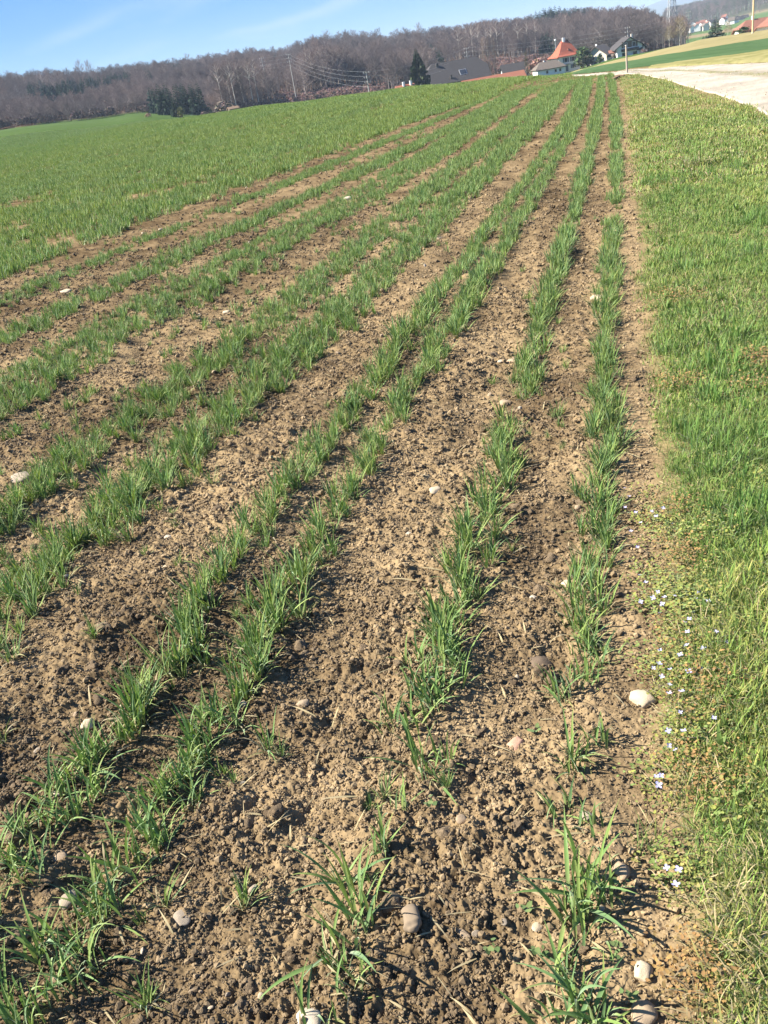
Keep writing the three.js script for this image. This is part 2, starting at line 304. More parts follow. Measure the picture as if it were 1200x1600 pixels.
const farLow = hits([[880, 118.4], [912, 114.8], [946, 112], [980, 109.5], [1020, 105], [1060, 99], [1107, 93.5], [1153, 88], [1200, 80], [1330, 60]]);
const tanTop = hits([[905, 108.6], [930, 103.5], [946, 100.4], [980, 93.8], [1020, 85.8], [1060, 77.5], [1107, 68.5], [1153, 57.5], [1200, 46], [1330, 20]]);
const verge2Low = hits([[1420, 91], [1300, 96], [1200, 100], [1160, 102], [1112, 103.5], [1083, 105], [1054, 106.5], [1013, 109]]);
const verge2Top = hits([[1420, 45], [1330, 60], [1200, 80], [1153, 88], [1107, 93.5], [1083, 96.4], [1060, 99], [1020, 105]]);
drape('winter_crop_field', farLow, farTop, 220, 36, 0.05, fieldMat, patch([0.05, 0.092, 0.042], [0.08, 0.128, 0.06]));
drape('stubble_field', farTop, tanTop, 220, 36, 0.06, fieldMat, patch([0.21, 0.185, 0.09], [0.27, 0.23, 0.12], 0.25));
drape('far_verge', verge2Low, verge2Top, 160, 24, 0.04, fieldMat, patch([0.16, 0.16, 0.06], [0.28, 0.25, 0.12]));

/* ------------------------------------------------------------ blades and tufts */
// one leaf: root at the origin, grows along +y and bends towards +z; w width, L length, bend total angle, segs, fold depth
function bladeArrays(L, w, lean, bend, segs, fold, twist, colA, colB, colT, out, yaw, root) {
  const start = out.pos.length / 3, cy = Math.cos(yaw), sy = Math.sin(yaw), cols = fold > 0 ? 3 : 2;
  let y = 0, r = 0;
  for (let i = 0; i <= segs; i++) {
    const t = i / segs, a = lean + bend * t * t, tw = twist * t;
    const width = w * (i === segs ? 0.04 : (t < 0.35 ? lerp(0.55, 1, t / 0.35) : Math.pow(1 - (t - 0.35) / 0.65, 0.75)));
    for (let k = 0; k < cols; k++) {
      const q = cols === 3 ? k - 1 : k * 2 - 1, sx = q * width / 2 * Math.cos(tw), lift = cols === 3 && k !== 1 ? fold * width : 0;
      // across = x, along = (r, y), normal lifts towards -bend side
      const px = sx, pr = r - lift * Math.cos(a) + q * width / 2 * Math.sin(tw) * Math.cos(a), py = y + lift * Math.sin(a) - q * width / 2 * Math.sin(tw) * Math.sin(a);
      out.pos.push(root[0] + px * cy + pr * sy, root[1] + py, root[2] - px * sy + pr * cy);
      const c = t < 0.4 ? [0, 1, 2].map((z) => lerp(colA[z], colB[z], t / 0.4)) : [0, 1, 2].map((z) => lerp(colB[z], colT[z], Math.pow((t - 0.4) / 0.6, 2)));
      out.col.push(...c);
    }
    if (i) for (let k = 0; k < cols - 1; k++) { const a0 = start + (i - 1) * cols + k, b0 = a0 + cols; out.idx.push(a0, a0 + 1, b0, a0 + 1, b0 + 1, b0); }
    const step = L / segs; y += Math.cos(a) * step; r += Math.sin(a) * step;
  }
}
function built(out) { const g = new THREE.BufferGeometry(); g.setAttribute('position', new THREE.Float32BufferAttribute(out.pos, 3)); g.setAttribute('color', new THREE.Float32BufferAttribute(out.col, 3)); g.setIndex(out.idx); g.computeVertexNormals(); return g; }
const fresh = () => ({ pos: [], col: [], idx: [] });
const GREENS = [[[0.2, 0.25, 0.085], [0.115, 0.22, 0.042], [0.14, 0.225, 0.05]], [[0.22, 0.26, 0.085], [0.145, 0.245, 0.042], [0.175, 0.25, 0.05]], [[0.18, 0.24, 0.095], [0.095, 0.19, 0.055], [0.11, 0.2, 0.06]], [[0.24, 0.27, 0.085], [0.175, 0.26, 0.045], [0.23, 0.265, 0.06]]];
const STRAW = [[0.27, 0.22, 0.11], [0.35, 0.285, 0.155], [0.38, 0.31, 0.185]], YELLOW = [[0.16, 0.18, 0.06], [0.20, 0.20, 0.055], [0.33, 0.27, 0.10]];
function tuft(seed, { n, len, width, spread, segs, fold, straw = 0.08, foot = 0.012, lean = 0.75, greens = GREENS, bend = 1.3 }) {
  const R = rng(seed), out = fresh();
  for (let i = 0; i < n; i++) {
    const yaw = R() * 6.283, u = R(), dry = R() < straw, c = dry ? (R() < 0.5 ? STRAW : YELLOW) : greens[Math.floor(R() * greens.length)];
    const k = 0.85 + 0.3 * R(), cc = c.map((q) => q.map((v) => v * k));
    bladeArrays(lerp(len[0], len[1], Math.pow(R(), 0.8)) * (dry ? 0.75 : 1), lerp(width[0], width[1], R()), (dry ? 0.6 : 0.08) + lean * u * u, (dry ? 1.3 : 0.25) + bend * R() * R() * (0.5 + u), segs, fold, (R() - 0.5) * 1.6, ...cc, out, yaw, [Math.sin(yaw) * foot * R() + (R() - 0.5) * spread, -0.006, Math.cos(yaw) * foot * R() + (R() - 0.5) * spread]);
  }
  return built(out);
}
/* loose leaf shapes for the plants in front, whose leaves are parts of their own */
const looseLeaves = Array.from({ length: 14 }, (_, i) => { const R = rng(900 + i), out = fresh(), c = GREENS[i % 4]; bladeArrays(1, 0.038 + 0.024 * R(), 0, 0.3 + 2.0 * R() * R() + (i % 5 === 0 ? 0.8 : 0), 7, 0.2, (R() - 0.5) * 2.2, ...c, out, 0, [0, 0, 0]); return built(out); });
const looseDry = Array.from({ length: 4 }, (_, i) => { const R = rng(950 + i), out = fresh(); bladeArrays(1, 0.05, 0.2, 1.6 + R(), 6, 0.12, (R() - 0.5) * 3, ...(i % 2 ? STRAW : YELLOW), out, 0, [0, 0, 0]); return built(out); });
const wheatNear = Array.from({ length: 9 }, (_, i) => tuft(100 + i, { n: 20 + (i % 4) * 3, len: [0.07, 0.19], width: [0.005, 0.0095], spread: 0.035, segs: 6, fold: 0.2, straw: 0.16 }));
const wheatMid = Array.from({ length: 7 }, (_, i) => tuft(200 + i, { n: 24, len: [0.06, 0.15], width: [0.005, 0.009], spread: 0.05, segs: 3, fold: 0, straw: 0.14 }));
const wheatFar = Array.from({ length: 5 }, (_, i) => tuft(300 + i, { n: 26, len: [0.07, 0.15], width: [0.009, 0.014], spread: 0.13, segs: 2, fold: 0, straw: 0.08, lean: 0.5, bend: 0.8 }));

/* ------------------------------------------------------------ wheat plants */
const rowNames = { A: 'in the row beside the grass verge', B: 'in the second row from the verge', C2: 'in the right line of the double row', C1: 'in the left line of the double row', D2: 'on the near side of the wide band', D1: 'on the far side of the wide band' };
const ORD = ['first', 'second', 'third', 'fourth', 'fifth', 'sixth', 'seventh', 'eighth', 'ninth', 'tenth', 'eleventh', 'twelfth', 'thirteenth', 'fourteenth'], countOf = {};
const plants = [], fillers = [];
{
  const R = rng(41);
  const vigour = { A: 0.95, B: 1, C2: 1, C1: 1, D2: 1, D1: 0.92, H2: 0.85, H1: 0.75, G: 0.95, F: 0.75 };
  for (const row in ROWS) for (let s = 0.7; s < 31;) {
    const wide = row[0] === 'D' || row[0] === 'G' || row[0] === 'H' || row === 'F', gap = lerp(0.034, 0.052, R()) * (wide ? 0.28 : 0.62); s += gap * (1 + 0.5 * smooth(10, 30, s));
    const patchy = fbm(s * 1.7 + row.charCodeAt(0) * 7.3, row.length * 9.1, 3), thin = row === 'F' ? 0.34 : row === 'A' ? (s < 1.7 ? 0.44 : 0.34) : row === 'B' ? (s < 1.9 ? 0.47 : 0.22) : 0.2;
    if ((row === 'A' || row === 'B') && s < 1.72) continue;
    if (patchy < thin - (wide ? 0.1 : 0) && R() < 0.85) continue;
    const o = table(ROWS[row], s) + (R() + R() - 1) * (row === 'A' || row === 'B' ? 0.085 : row[0] === 'C' ? 0.10 : row === 'F' ? 0.26 : 0.26) , [x, z] = fromRow(s, o);
    if (!inFrame(x, 0.05, z, 480)) continue;
    const d = Math.hypot(x, z);
    plants.push({ x, z, d, row, sc: (0.66 + 0.44 * R()) * vigour[row] * (0.62 + 0.44 * patchy) * (row[0] === 'C' && s < 2.2 ? 1.12 : 1), yaw: R() * 6.283, v: R() });
  }
  // the sparse plants where the two rows by the verge run out in front
  for (const [px, py, row, sc] of [[655, 1185, 'B', 0.8], [690, 1200, 'B', 0.7], [668, 1215, 'B', 0.55], [625, 1262, 'B', 0.5], [600, 1330, 'B', 0.6], [548, 1385, 'B', 0.95], [560, 1440, 'B', 1.0], [530, 1475, 'B', 0.9], [545, 1545, 'B', 0.8], [505, 1590, 'B', 0.7], [905, 1180, 'A', 0.8], [930, 1160, 'A', 0.7], [898, 1200, 'A', 0.65], [880, 1275, 'A', 0.55], [925, 1300, 'A', 0.6], [915, 1385, 'A', 1.0], [945, 1400, 'A', 0.85], [900, 1430, 'A', 0.95], [925, 1455, 'A', 0.8], [880, 1510, 'A', 0.6], [905, 1575, 'A', 0.95], [935, 1600, 'A', 0.8], [870, 1600, 'A', 0.8]]) { const p = hit(px, py); plants.push({ x: p.x, z: p.z, d: Math.hypot(p.x, p.z), row, sc, yaw: R() * 6.283, v: R() }); }
  // seedlings scattered through the thin left part
  for (let i = 0; i < 1500; i++) { const s = 2.6 + 20 * R(), o = -1.75 - 5.2 * R(), [x, z] = fromRow(s, o); if (inFrame(x, 0.05, z, 60) && fbm(s * 1.1, o * 2.2 + 5, 3) > 0.46) plants.push({ x, z, d: Math.hypot(x, z), row: 'stray', sc: 0.35 + 0.4 * R(), yaw: R() * 6.283, v: R() }); }
  // a few strays between the rows
  for (let i = 0; i < 260; i++) { const s = 1 + 14 * R() * R(), o = -7 * R(), [x, z] = fromRow(s, o); if (inFrame(x, 0.05, z, 100) && o < -0.3) plants.push({ x, z, d: Math.hypot(x, z), row: 'stray', sc: 0.3 + 0.35 * R(), yaw: R() * 6.283, v: R() }); }
}
plants.sort((a, b) => a.d - b.d);
const single = plants.filter((p) => rowNames[p.row] && inFrame(p.x, 0.08, p.z, 25)).slice(0, 300);
const singleSet = new Set(single);
function tilt(x, z) { return [(fbm(x * 3, z * 3, 2) - 0.5) * 0.5, (fbm(x * 3 + 20, z * 3, 2) - 0.5) * 0.5]; }
single.forEach((p, i) => {
  const R = rng(5000 + i), y = ground(p.x, p.z) - 0.004, [tx, tz] = tilt(p.x, p.z);
  const nth = countOf[p.row] = (countOf[p.row] ?? -1) + 1, label = nth < 14 ? ORD[nth] + ' wheat tuft from the bottom ' + rowNames[p.row] : 'wheat tuft farther up ' + rowNames[p.row], group = 'wheat tufts ' + rowNames[p.row];
  if (i < 90) {
    const g = base('wheat_plant', label, 'wheat', group); g.position.set(p.x, y, p.z);
    const front = p.d < 1.75, n = front ? 16 + Math.floor(R() * 8) : 24 + Math.floor(R() * 12), spread = 0.04 + 0.045 * R(); 
    for (let k = 0; k < n; k++) {
      const dry = R() < 0.22, u = R(), geo = dry ? looseDry[Math.floor(R() * 4)] : looseLeaves[Math.floor(R() * 14)];
      const m = mesh('leaf', geo, leafMat, g), L = lerp(0.06, 0.17, Math.pow(R(), 0.9)) * p.sc * (front ? 1.12 : 0.95) * (dry ? 0.6 : 1), yaw = R() * 6.283, lean = (dry ? 0.8 : 0.05) + 1.05 * u * u * (0.6 + 0.8 * R());
      m.position.set((R() - 0.5) * spread, -0.004, (R() - 0.5) * spread); m.rotation.set(lean + tx * 0.3, yaw, tz * 0.3, 'YXZ'); m.scale.set(L * (0.85 + 0.5 * R()) * (L < 0.1 ? 1.35 : 1), L, L);
    }
  } else {
    const m = mesh('wheat_plant', wheatNear[Math.floor(p.v * 9)], leafMat); tag(m, label, 'wheat', group);
    m.position.set(p.x, y, p.z); m.rotation.set(tx, p.yaw, tz, 'YXZ'); m.scale.setScalar(p.sc);
  }
});
const wheatStuff = (list, geos, name, label) => mass(name, label, 'wheat', list, geos, leafMat, 'wheat_tuft');
{
  const R = rng(77), rest = plants.filter((p) => !singleSet.has(p));
  const entry = (p, sc, c) => { const [tx, tz] = tilt(p.x, p.z); return { m: mat4(p.x, ground(p.x, p.z) - 0.004, p.z, tx, p.yaw, tz, sc), c }; };
  const tint = () => { const k = 0.85 + 0.3 * R(), w = 0.92 + 0.2 * R(); return [k * w, k, k * 0.98]; };
  const near = [], mid = [], far = [];
  for (const p of rest) { if (p.d < 6) near.push(entry(p, p.sc, tint())); else if (p.d < 14) mid.push(entry(p, p.sc * 1.05, tint())); else far.push(entry(p, p.sc * 1.0, tint())); if (p.d < 12 && R() < 0.5) { const q = { ...p, x: p.x + (R() - 0.5) * 0.08, z: p.z + (R() - 0.5) * 0.08, yaw: R() * 6.28 }; (p.d < 6 ? near : mid).push(entry(q, p.sc * 0.7, tint())); } }
  // the dense crop left of the thin strips, and the headland where the rows run out
  const [tMin, tMax] = [-26 * D2R, 24 * D2R];
  const put = (x, z) => {
    const [s, o] = toRow(x, z), d = Math.hypot(x, z);
    const e = table(edgeLine, s);
    if (o > e - 0.15) return; if (d > 22 && (inside(roadPoly, x, z) || inside(beyondPoly, x, z))) return;
    const dense = o < table(denseLine, s) + 0.12 * (fbm(s * 0.8, 3, 2) - 0.5) * 2, head = s > 27.5 + 2 * (fbm(o * 1.2, 2, 2) - 0.5);
    if (!dense && !head) return;
    const row = Math.abs(((o / 0.155) % 1 + 1) % 1 - 0.5) * 2;            // 1 on a drill line
    if (d < 22 && R() > 0.12 + 0.95 * row) return;
    const gap = fbm(x * 0.9, z * 0.9, 3); if (gap < 0.34 && R() < 0.75) return;
    const g2 = smooth(0.3, 0.6, fbm(s * 0.12 + 7, o * 0.9 + 2, 3));
    const t = tint(), sc = (0.75 + 0.4 * R()) * (0.8 + 0.4 * gap) * (head && o > -4.5 ? 0.42 : 1), pl = { x, z, yaw: R() * 6.283 };
    const c = t.map((v, q) => v * lerp(1, [1.12, 1.05, 0.9][q], g2));
    if (d < 11) mid.push(entry(pl, sc, c)); else far.push(entry(pl, sc * (d > 40 ? 1.25 : 1.0), c));
  };
  for (const [d0, d1, dens] of [[6, 12, 150], [12, 20, 95], [20, 34, 55], [34, 55, 30], [55, 100, 13]]) {
    const N = Math.round((tMax - tMin) / 2 * (d1 * d1 - d0 * d0) * dens);
    for (let i = 0; i < N; i++) { const d = Math.sqrt(lerp(d0 * d0, d1 * d1, R())), az = lerp(tMin, tMax, R()), [x, z] = polar(az, d); if (inFrame(x, H(x, z), z, 120)) put(x, z); }
  }
  for (let i = 0; i < 14000; i++) { const d = Math.sqrt(lerp(92 ** 2, 230 ** 2, R())), [x, z] = polar(lerp(azOf(-60), azOf(260), R()), d), pl = { x, z, yaw: R() * 6.283 }; far.push(entry(pl, 1.2 + 0.8 * R(), tint())); }
  wheatStuff(near, wheatNear, 'wheat_rows', 'short tufts of green wheat scattered along the drilled rows');
  wheatStuff(mid, wheatMid, 'wheat_rows', 'green wheat rows in the middle of the field');
  wheatStuff(far, wheatFar, 'wheat_field', 'dense green wheat covering the rising field');
  console.log('wheat', near.length, mid.length, far.length);
  // fine seedling fillers inside the rows
}

/* ------------------------------------------------------------ verge grass */
const VG = [[[0.2, 0.245, 0.075], [0.125, 0.24, 0.028], [0.155, 0.25, 0.036]], [[0.22, 0.25, 0.085], [0.16, 0.26, 0.033], [0.2, 0.265, 0.042]], [[0.18, 0.22, 0.075], [0.085, 0.19, 0.026], [0.11, 0.2, 0.032]], [[0.26, 0.265, 0.09], [0.2, 0.26, 0.045], [0.26, 0.275, 0.06]]];
const grassNear = Array.from({ length: 8 }, (_, i) => tuft(400 + i, { n: 26, len: [0.018, 0.062], width: [0.002, 0.0042], spread: 0.06, segs: 4, fold: 0, straw: 0.2 + 0.1 * (i % 3), greens: VG, lean: 1.25, bend: 2.1 }));
const grassMid = Array.from({ length: 6 }, (_, i) => tuft(430 + i, { n: 30, len: [0.018, 0.056], width: [0.004, 0.0065], spread: 0.11, segs: 3, fold: 0, straw: 0.28, greens: VG, lean: 1.25, bend: 1.7 }));
const grassFar = Array.from({ length: 4 }, (_, i) => tuft(450 + i, { n: 34, len: [0.022, 0.055], width: [0.008, 0.013], spread: 0.30, segs: 2, fold: 0, straw: 0.33, greens: VG, lean: 1.25, bend: 1.4 }));
const strawTufts = Array.from({ length: 3 }, (_, i) => tuft(470 + i, { n: 20, len: [0.04, 0.11], width: [0.0018, 0.0035], spread: 0.07, segs: 4, fold: 0, straw: 1, greens: VG, lean: 1.2, bend: 1.2 }));
{
  const R = rng(88), near = [], mid = [], far = [], straw = [];
  const put = (x, z) => {
    const [s, o] = toRow(x, z), d = Math.hypot(x, z), side = o - table(edgeLine, s) - edgeWiggle(s);
    if (side < 0.0) return; if (side < 0.09 && R() > side / 0.09 * (0.3 + 1.2 * fbm(x * 6, z * 6, 2))) return;
    if (d > 8 && (inside(roadPoly, x * 1.022, z * 1.022) || inside(roadPoly, x, z) || (d > 24 && inside(beyondPoly, x, z)))) return;
    const n = fbm(x * 1.1 + 5, z * 1.1, 3), n2 = fbm(x * 4, z * 4 + 30, 3);
    if (n2 < 0.36 && R() < 0.6) return;
    const dryness = smooth(0.42, 0.68, n * 0.6 + n2 * 0.4 + 0.12 * smooth(0.4, 1.6, side) * R());
    const k = 0.8 + 0.4 * R(), c = [k * lerp(0.92, 1.32, dryness), k * lerp(0.96, 1.12, dryness), k * lerp(0.9, 1.3, dryness)];
    const sc = (0.7 + 0.6 * R()) * (0.7 + 0.6 * n) * lerp(0.7, 1, smooth(0, 0.25, side));
    const e = { m: mat4(x, ground(x, z) - 0.004, z, (R() - 0.5) * 0.4, R() * 6.283, (R() - 0.5) * 0.4, sc), c };
    if (d < 3.6) near.push(e); else if (d < 9) mid.push(e); else far.push(e);
    if (d < 9 && R() < 0.04 + 0.42 * smooth(0.55, 0.72, fbm(x * 2.4 + 13, z * 2.4, 3))) straw.push({ m: mat4(x, ground(x, z) - 0.004, z, (R() - 0.5) * 0.8, R() * 6.283, (R() - 0.5) * 0.8, 0.6 + 0.6 * R()) });
  };
  for (const [d0, d1, dens] of [[0.8, 2.2, 6500], [2.2, 3.6, 4200], [3.6, 6, 1500], [6, 9, 900], [9, 16, 210], [16, 36, 64]]) {
    const N = Math.round((80 * D2R) / 2 * (d1 * d1 - d0 * d0) * dens);
    for (let i = 0; i < N; i++) { const d = Math.sqrt(lerp(d0 * d0, d1 * d1, R())), az = lerp(-5 * D2R, 75 * D2R, R()), [x, z] = polar(az, d); if (inFrame(x, 0, z, 680)) put(x, z); }
  }
  // rosettes of broad-leaved weeds and rank clumps among the grass
  const weedTones = [[[0.15, 0.2, 0.05], [0.12, 0.21, 0.035], [0.14, 0.22, 0.04]], [[0.2, 0.22, 0.06], [0.17, 0.24, 0.04], [0.2, 0.25, 0.05]]];
  const rosettes = [0, 1, 2].map((i) => tuft(480 + i, { n: 11, len: [0.03, 0.07], width: [0.011, 0.018], spread: 0.01, segs: 4, fold: 0.12, straw: 0.1, greens: weedTones, lean: 1.5, bend: 1.2 }));
  const clumps = [0, 1, 2].map((i) => tuft(490 + i, { n: 44, len: [0.05, 0.13], width: [0.0025, 0.005], spread: 0.06, segs: 4, fold: 0, straw: 0.12, greens: VG.slice(0, 3), lean: 0.9, bend: 1.6 }));
  const weeds = [], rank = [];
  for (let i = 0; i < 2600; i++) { const d = Math.sqrt(lerp(0.8, 100, R())), [x, z] = polar(lerp(-5 * D2R, 45 * D2R, R()), d); if (!inFrame(x, 0, z, 60)) continue; const [s, o] = toRow(x, z), side = o - table(edgeLine, s); if (side < 0.08 || inside(roadPoly, x, z)) continue; const q = fbm(x * 1.6 + 70, z * 1.6, 3); if (i % 2 && q > 0.5) weeds.push({ m: mat4(x, ground(x, z) + 0.004, z, 0, R() * 6.28, 0, 0.6 + 0.6 * R()) }); else if (q < 0.47) { const k = 0.8 + 0.25 * R(); rank.push({ m: mat4(x, ground(x, z) - 0.004, z, 0, R() * 6.28, 0, 0.7 + 0.5 * R()), c: [k * 0.9, k, k] }); } }
  mass('verge_weeds', 'flat rosettes of broad leaved weeds in the verge grass', 'weeds', weeds, rosettes, leafMat, 'weed_rosette');
  mass('rank_grass', 'taller darker grass clumps in the verge', 'grass', rank, clumps, leafMat, 'grass_clump');
  const spreadOut = (list, geos, name, label, mat) => mass(name, label, 'grass', list, geos, mat, 'grass_tuft');
  { const A = resample(roadNear, 300), B = resample(roadFar, 300); for (let i = 0; i < 420; i++) { const t = Math.floor(R() * 300), p = A[t].clone().lerp(B[t], 0.62 + 0.09 * (R() + R() - 1)); if (fbm(p.x * 0.8, p.z * 0.8, 2) < 0.5 || Math.hypot(p.x, p.z) < 14) continue; far.push({ m: mat4(p.x, ground(p.x, p.z) + 0.01, p.z, 0, R() * 6, 0, 0.35 + 0.3 * R()), c: [1.1, 0.95, 1.1] }); } }
  spreadOut(near, grassNear, 'verge_grass', 'short green grass on the verge in front', leafMat);
  spreadOut(mid, grassMid, 'verge_grass', 'short green and straw coloured grass along the verge', leafMat);
  spreadOut(far, grassFar, 'verge_grass', 'yellowish green grass at the far end of the verge', leafMat);
  spreadOut(straw, strawTufts, 'dry_grass', 'dry straw blades lying in the verge grass', dryMat);
  console.log('grass', near.length, mid.length, far.length);
}

/* ------------------------------------------------------------ earth crumbs, clods and stones */
function lump(seed, detail, rough, flat = 0.75, smoothEdges = false) {
  let g = new THREE.IcosahedronGeometry(1, detail); g.deleteAttribute('uv'); g.deleteAttribute('normal'); g = mergeVertices(g, 1e-4);
  const p = g.getAttribute('position'), R = rng(seed), ox = R() * 50, sx = 0.8 + 0.5 * R(), sz = 0.8 + 0.4 * R(), cuts = Array.from({ length: smoothEdges ? 0 : 4 }, () => [V(R() - 0.5, R() - 0.3, R() - 0.5).normalize(), 0.68 + 0.25 * R()]);
  for (let i = 0; i < p.count; i++) {
    const v = V(p.getX(i), p.getY(i), p.getZ(i));
    const n = fbm(v.x * 1.6 + ox + v.y * 0.9, v.z * 1.6 + ox - v.y * 1.1, 3) - 0.5; v.multiplyScalar(1 + rough * n * 2);
    for (const [d, l] of cuts) { const q = v.dot(d); if (q > l) v.addScaledVector(d, (l - q) * 0.85); }
    p.setXYZ(i, v.x * sx, v.y * flat, v.z * sz);
  }
  g.computeVertexNormals(); return g;
}
const crumbGeos = Array.from({ length: 10 }, (_, i) => {                   // crumbs of earth: little clusters of angular bits
  const R = rng(600 + i), bits = [], n = 4 + (i % 4);
  for (let q = 0; q < n; q++) { let g = new THREE.IcosahedronGeometry(1, 0); g.deleteAttribute('uv'); g.deleteAttribute('normal'); g = mergeVertices(g, 1e-3); const p = g.getAttribute('position'), r = 0.22 + 0.42 * R() * R() + (q === 0 ? 0.25 : 0), o = [(R() - 0.5) * 1.5, (R() - 0.5) * 0.7, (R() - 0.5) * 1.5];
    for (let k = 0; k < p.count; k++) { const w = r * (0.6 + 0.8 * R()); p.setXYZ(k, p.getX(k) * w + o[0], p.getY(k) * w * 0.8 + o[1], p.getZ(k) * w + o[2]); } g = g.toNonIndexed(); g.computeVertexNormals(); bits.push(g); }
  return mergeGeometries(bits);
});
const clodGeos = Array.from({ length: 6 }, (_, i) => lump(620 + i, 4, 0.9, 0.75));
const stoneGeos = Array.from({ length: 7 }, (_, i) => lump(640 + i, 3, i < 3 ? 0.3 : 0.34, 0.62, i < 2));
const earthMat = std({ color: rgb(1, 1, 1), roughness: 1 });
{
  const R = rng(99), list = [], c = [0, 0, 0];
  for (const [d0, d1, dens, size] of [[0.7, 2.0, 30000, 0.0038], [2.0, 3.4, 18000, 0.0047], [3.4, 6, 7000, 0.006], [6, 11, 2000, 0.008], [11, 27, 300, 0.0105]]) {
    const N = Math.round((92 * D2R) / 2 * (d1 * d1 - d0 * d0) * dens);
    for (let i = 0; i < N; i++) {
      const d = Math.sqrt(lerp(d0 * d0, d1 * d1, R())), [x, z] = polar(lerp(-52 * D2R, 40 * D2R, R()), d); if (!inFrame(x, 0, z, 330)) continue;
      const sd = soilColor(x, z, c); if (sd > 0.02) continue;
      if (sd > -0.3 && R() < 0.35) continue; if (d > 6 && toRow(x, z)[1] < table(denseLine, -z)) continue;
      const clump = fbm(x * 5, z * 5, 3); if (R() > 0.35 + clump * 1.1) continue;
      const r = size * (0.5 + 2.4 * Math.pow(R(), 4)), k = 0.85 + 0.5 * R();
      list.push({ m: mat4(x, ground(x, z) + r * 0.1, z, (R() - 0.5) * 1.6, R() * 6.28, (R() - 0.5) * 1.6, r), c: [c[0] * k, c[1] * k, c[2] * k] });
    }
  }
  mass('soil_crumbs', 'loose brown crumbs of earth covering the tilled soil', 'soil', list, crumbGeos, earthMat, 'crumb');
  console.log('crumbs', list.length);
}
{                                                                        // clods one can pick out
  const R = rng(123); let n = 0; const clodMats = [[0.17, 0.12, 0.07], [0.2, 0.143, 0.085], [0.14, 0.097, 0.055], [0.225, 0.163, 0.098]].map((q) => std({ color: rgb(...q), roughness: 1, bumpMap: grainTex, bumpScale: 0.004 }));
  while (n < 150) {
    const d = 1.0 + 4.2 * Math.pow(R(), 1.3), [x, z] = polar(lerp(-38 * D2R, 26 * D2R, R()), d); if (!inFrame(x, 0, z, -10)) continue;
    const [s, o] = toRow(x, z); if (o > table(edgeLine, s) - 0.05) continue;
    const r = (0.010 + 0.014 * R() * R()) * (0.8 + d * 0.12); n++;
    const near = ['verge', 0.25, -0.15] && (o > -0.56 ? 'between the verge and the second wheat row' : o > -1.1 ? 'between the second row and the double row' : 'in the bare strip left of the double row');
    const m = mesh('earth_clod', clodGeos[n % 6], clodMats[Math.floor(R() * 4)]); tag(m, 'small brown clod of earth ' + near, 'clod', 'clods ' + near);
    m.position.set(x, ground(x, z) + r * 0.1, z); m.rotation.set(R() * 0.6, R() * 6.28, R() * 0.6); m.scale.setScalar(r);
  }
}
const stoneMats = { pale: [0.43, 0.345, 0.24], white: [0.42, 0.355, 0.27], tan: [0.31, 0.23, 0.15], grey: [0.27, 0.22, 0.165], red: [0.42, 0.25, 0.17], dark: [0.12, 0.085, 0.056], dusty: [0.18, 0.135, 0.09] };
for (const k in stoneMats) stoneMats[k] = std({ color: rgb(...stoneMats[k]), roughness: 0.9, bumpMap: grainTex, bumpScale: 0.001 });
const stoneUV = (g) => { const p = g.getAttribute('position'), u = []; for (let i = 0; i < p.count; i++) u.push(p.getX(i) * 0.3 + p.getY(i) * 0.2, p.getZ(i) * 0.3 + p.getY(i) * 0.2); g.setAttribute('uv', new THREE.Float32BufferAttribute(u, 2)); };
[...stoneGeos, ...clodGeos].forEach(stoneUV);
function stone(px, py, rx, ry, tone, label, shape, group, sink = 0.7) {
  const p = hit(px, py + ry * 0.5); if (!p) return; const slant = Math.hypot(p.x, EYE, p.z), k = slant / FOCAL * 1.02, w = rx * k, h = Math.min(w * 0.9, ry * k * 0.85), R = rng(px * 31 + py);
  const m = mesh('stone', stoneGeos[shape], stoneMats[tone]); tag(m, label, 'stone', group);
  m.scale.set(w * 0.95, h * 1.15, w * 0.95); m.position.set(p.x, ground(p.x, p.z) + h * 0.62 * (1 - sink), p.z); m.rotation.set((R() - 0.5) * 0.3, R() * 6.28, (R() - 0.5) * 0.3); return m;
}
stone(38, 743, 17, 15, 'grey', 'large rough grey stone on the bare strip at the left edge', 4);
stone(1004, 1082, 20, 20, 'pale', 'smooth rounded beige stone lying beside the row next to the verge', 1);
stone(484, 1592, 16, 12, 'white', 'whitish stone cut by the bottom edge of the picture', 0);
stone(1004, 1508, 15, 14, 'pale', 'pale angular stone among dry grass at the foot of the verge', 3);
stone(1008, 1572, 17, 16, 'tan', 'tan stone below the pale angular stone at the bottom right', 5);
stone(972, 1352, 14, 15, 'tan', 'tan stone pressed into the soil behind the nearest verge row tuft', 4);
stone(917, 1268, 11, 11, 'grey', 'greyish flat stone under the sparse verge row', 1);
stone(800, 557, 12, 8, 'tan', 'flat tan stone touching the second row from the verge', 3);
stone(789, 620, 9, 8, 'tan', 'rounded tan stone below the flat tan stone at the second row', 0);
stone(934, 463, 9, 8, 'pale', 'beige stone left of the verge row half way up the field', 2);
stone(886, 903, 11, 8, 'pale', 'pale oval stone left of the verge row above the dark clod', 1);
stone(842, 1018, 18, 15, 'dark', 'dark lump of moist earth between the verge row and second row', 5);
stone(139, 1130, 12, 11, 'pale', 'pale stone at the left line of the double row', 3);
stone(91, 1236, 9, 8, 'white', 'small whitish stone left of the double row', 2);
stone(93, 1343, 12, 9, 'tan', 'tan stone between the lines of the double row near the front', 0);
stone(104, 1394, 17, 11, 'grey', 'oval grey stone in the double row near the bottom left', 1);
stone(283, 1425, 12, 10, 'grey', 'round grey stone in the shade right of the double row', 2);
stone(475, 1098, 9, 9, 'tan', 'light clod shaped stone in the bare strip right of the double row', 4);
stone(805, 1148, 14, 9, 'red', 'reddish stone right of the second row from the verge', 3);
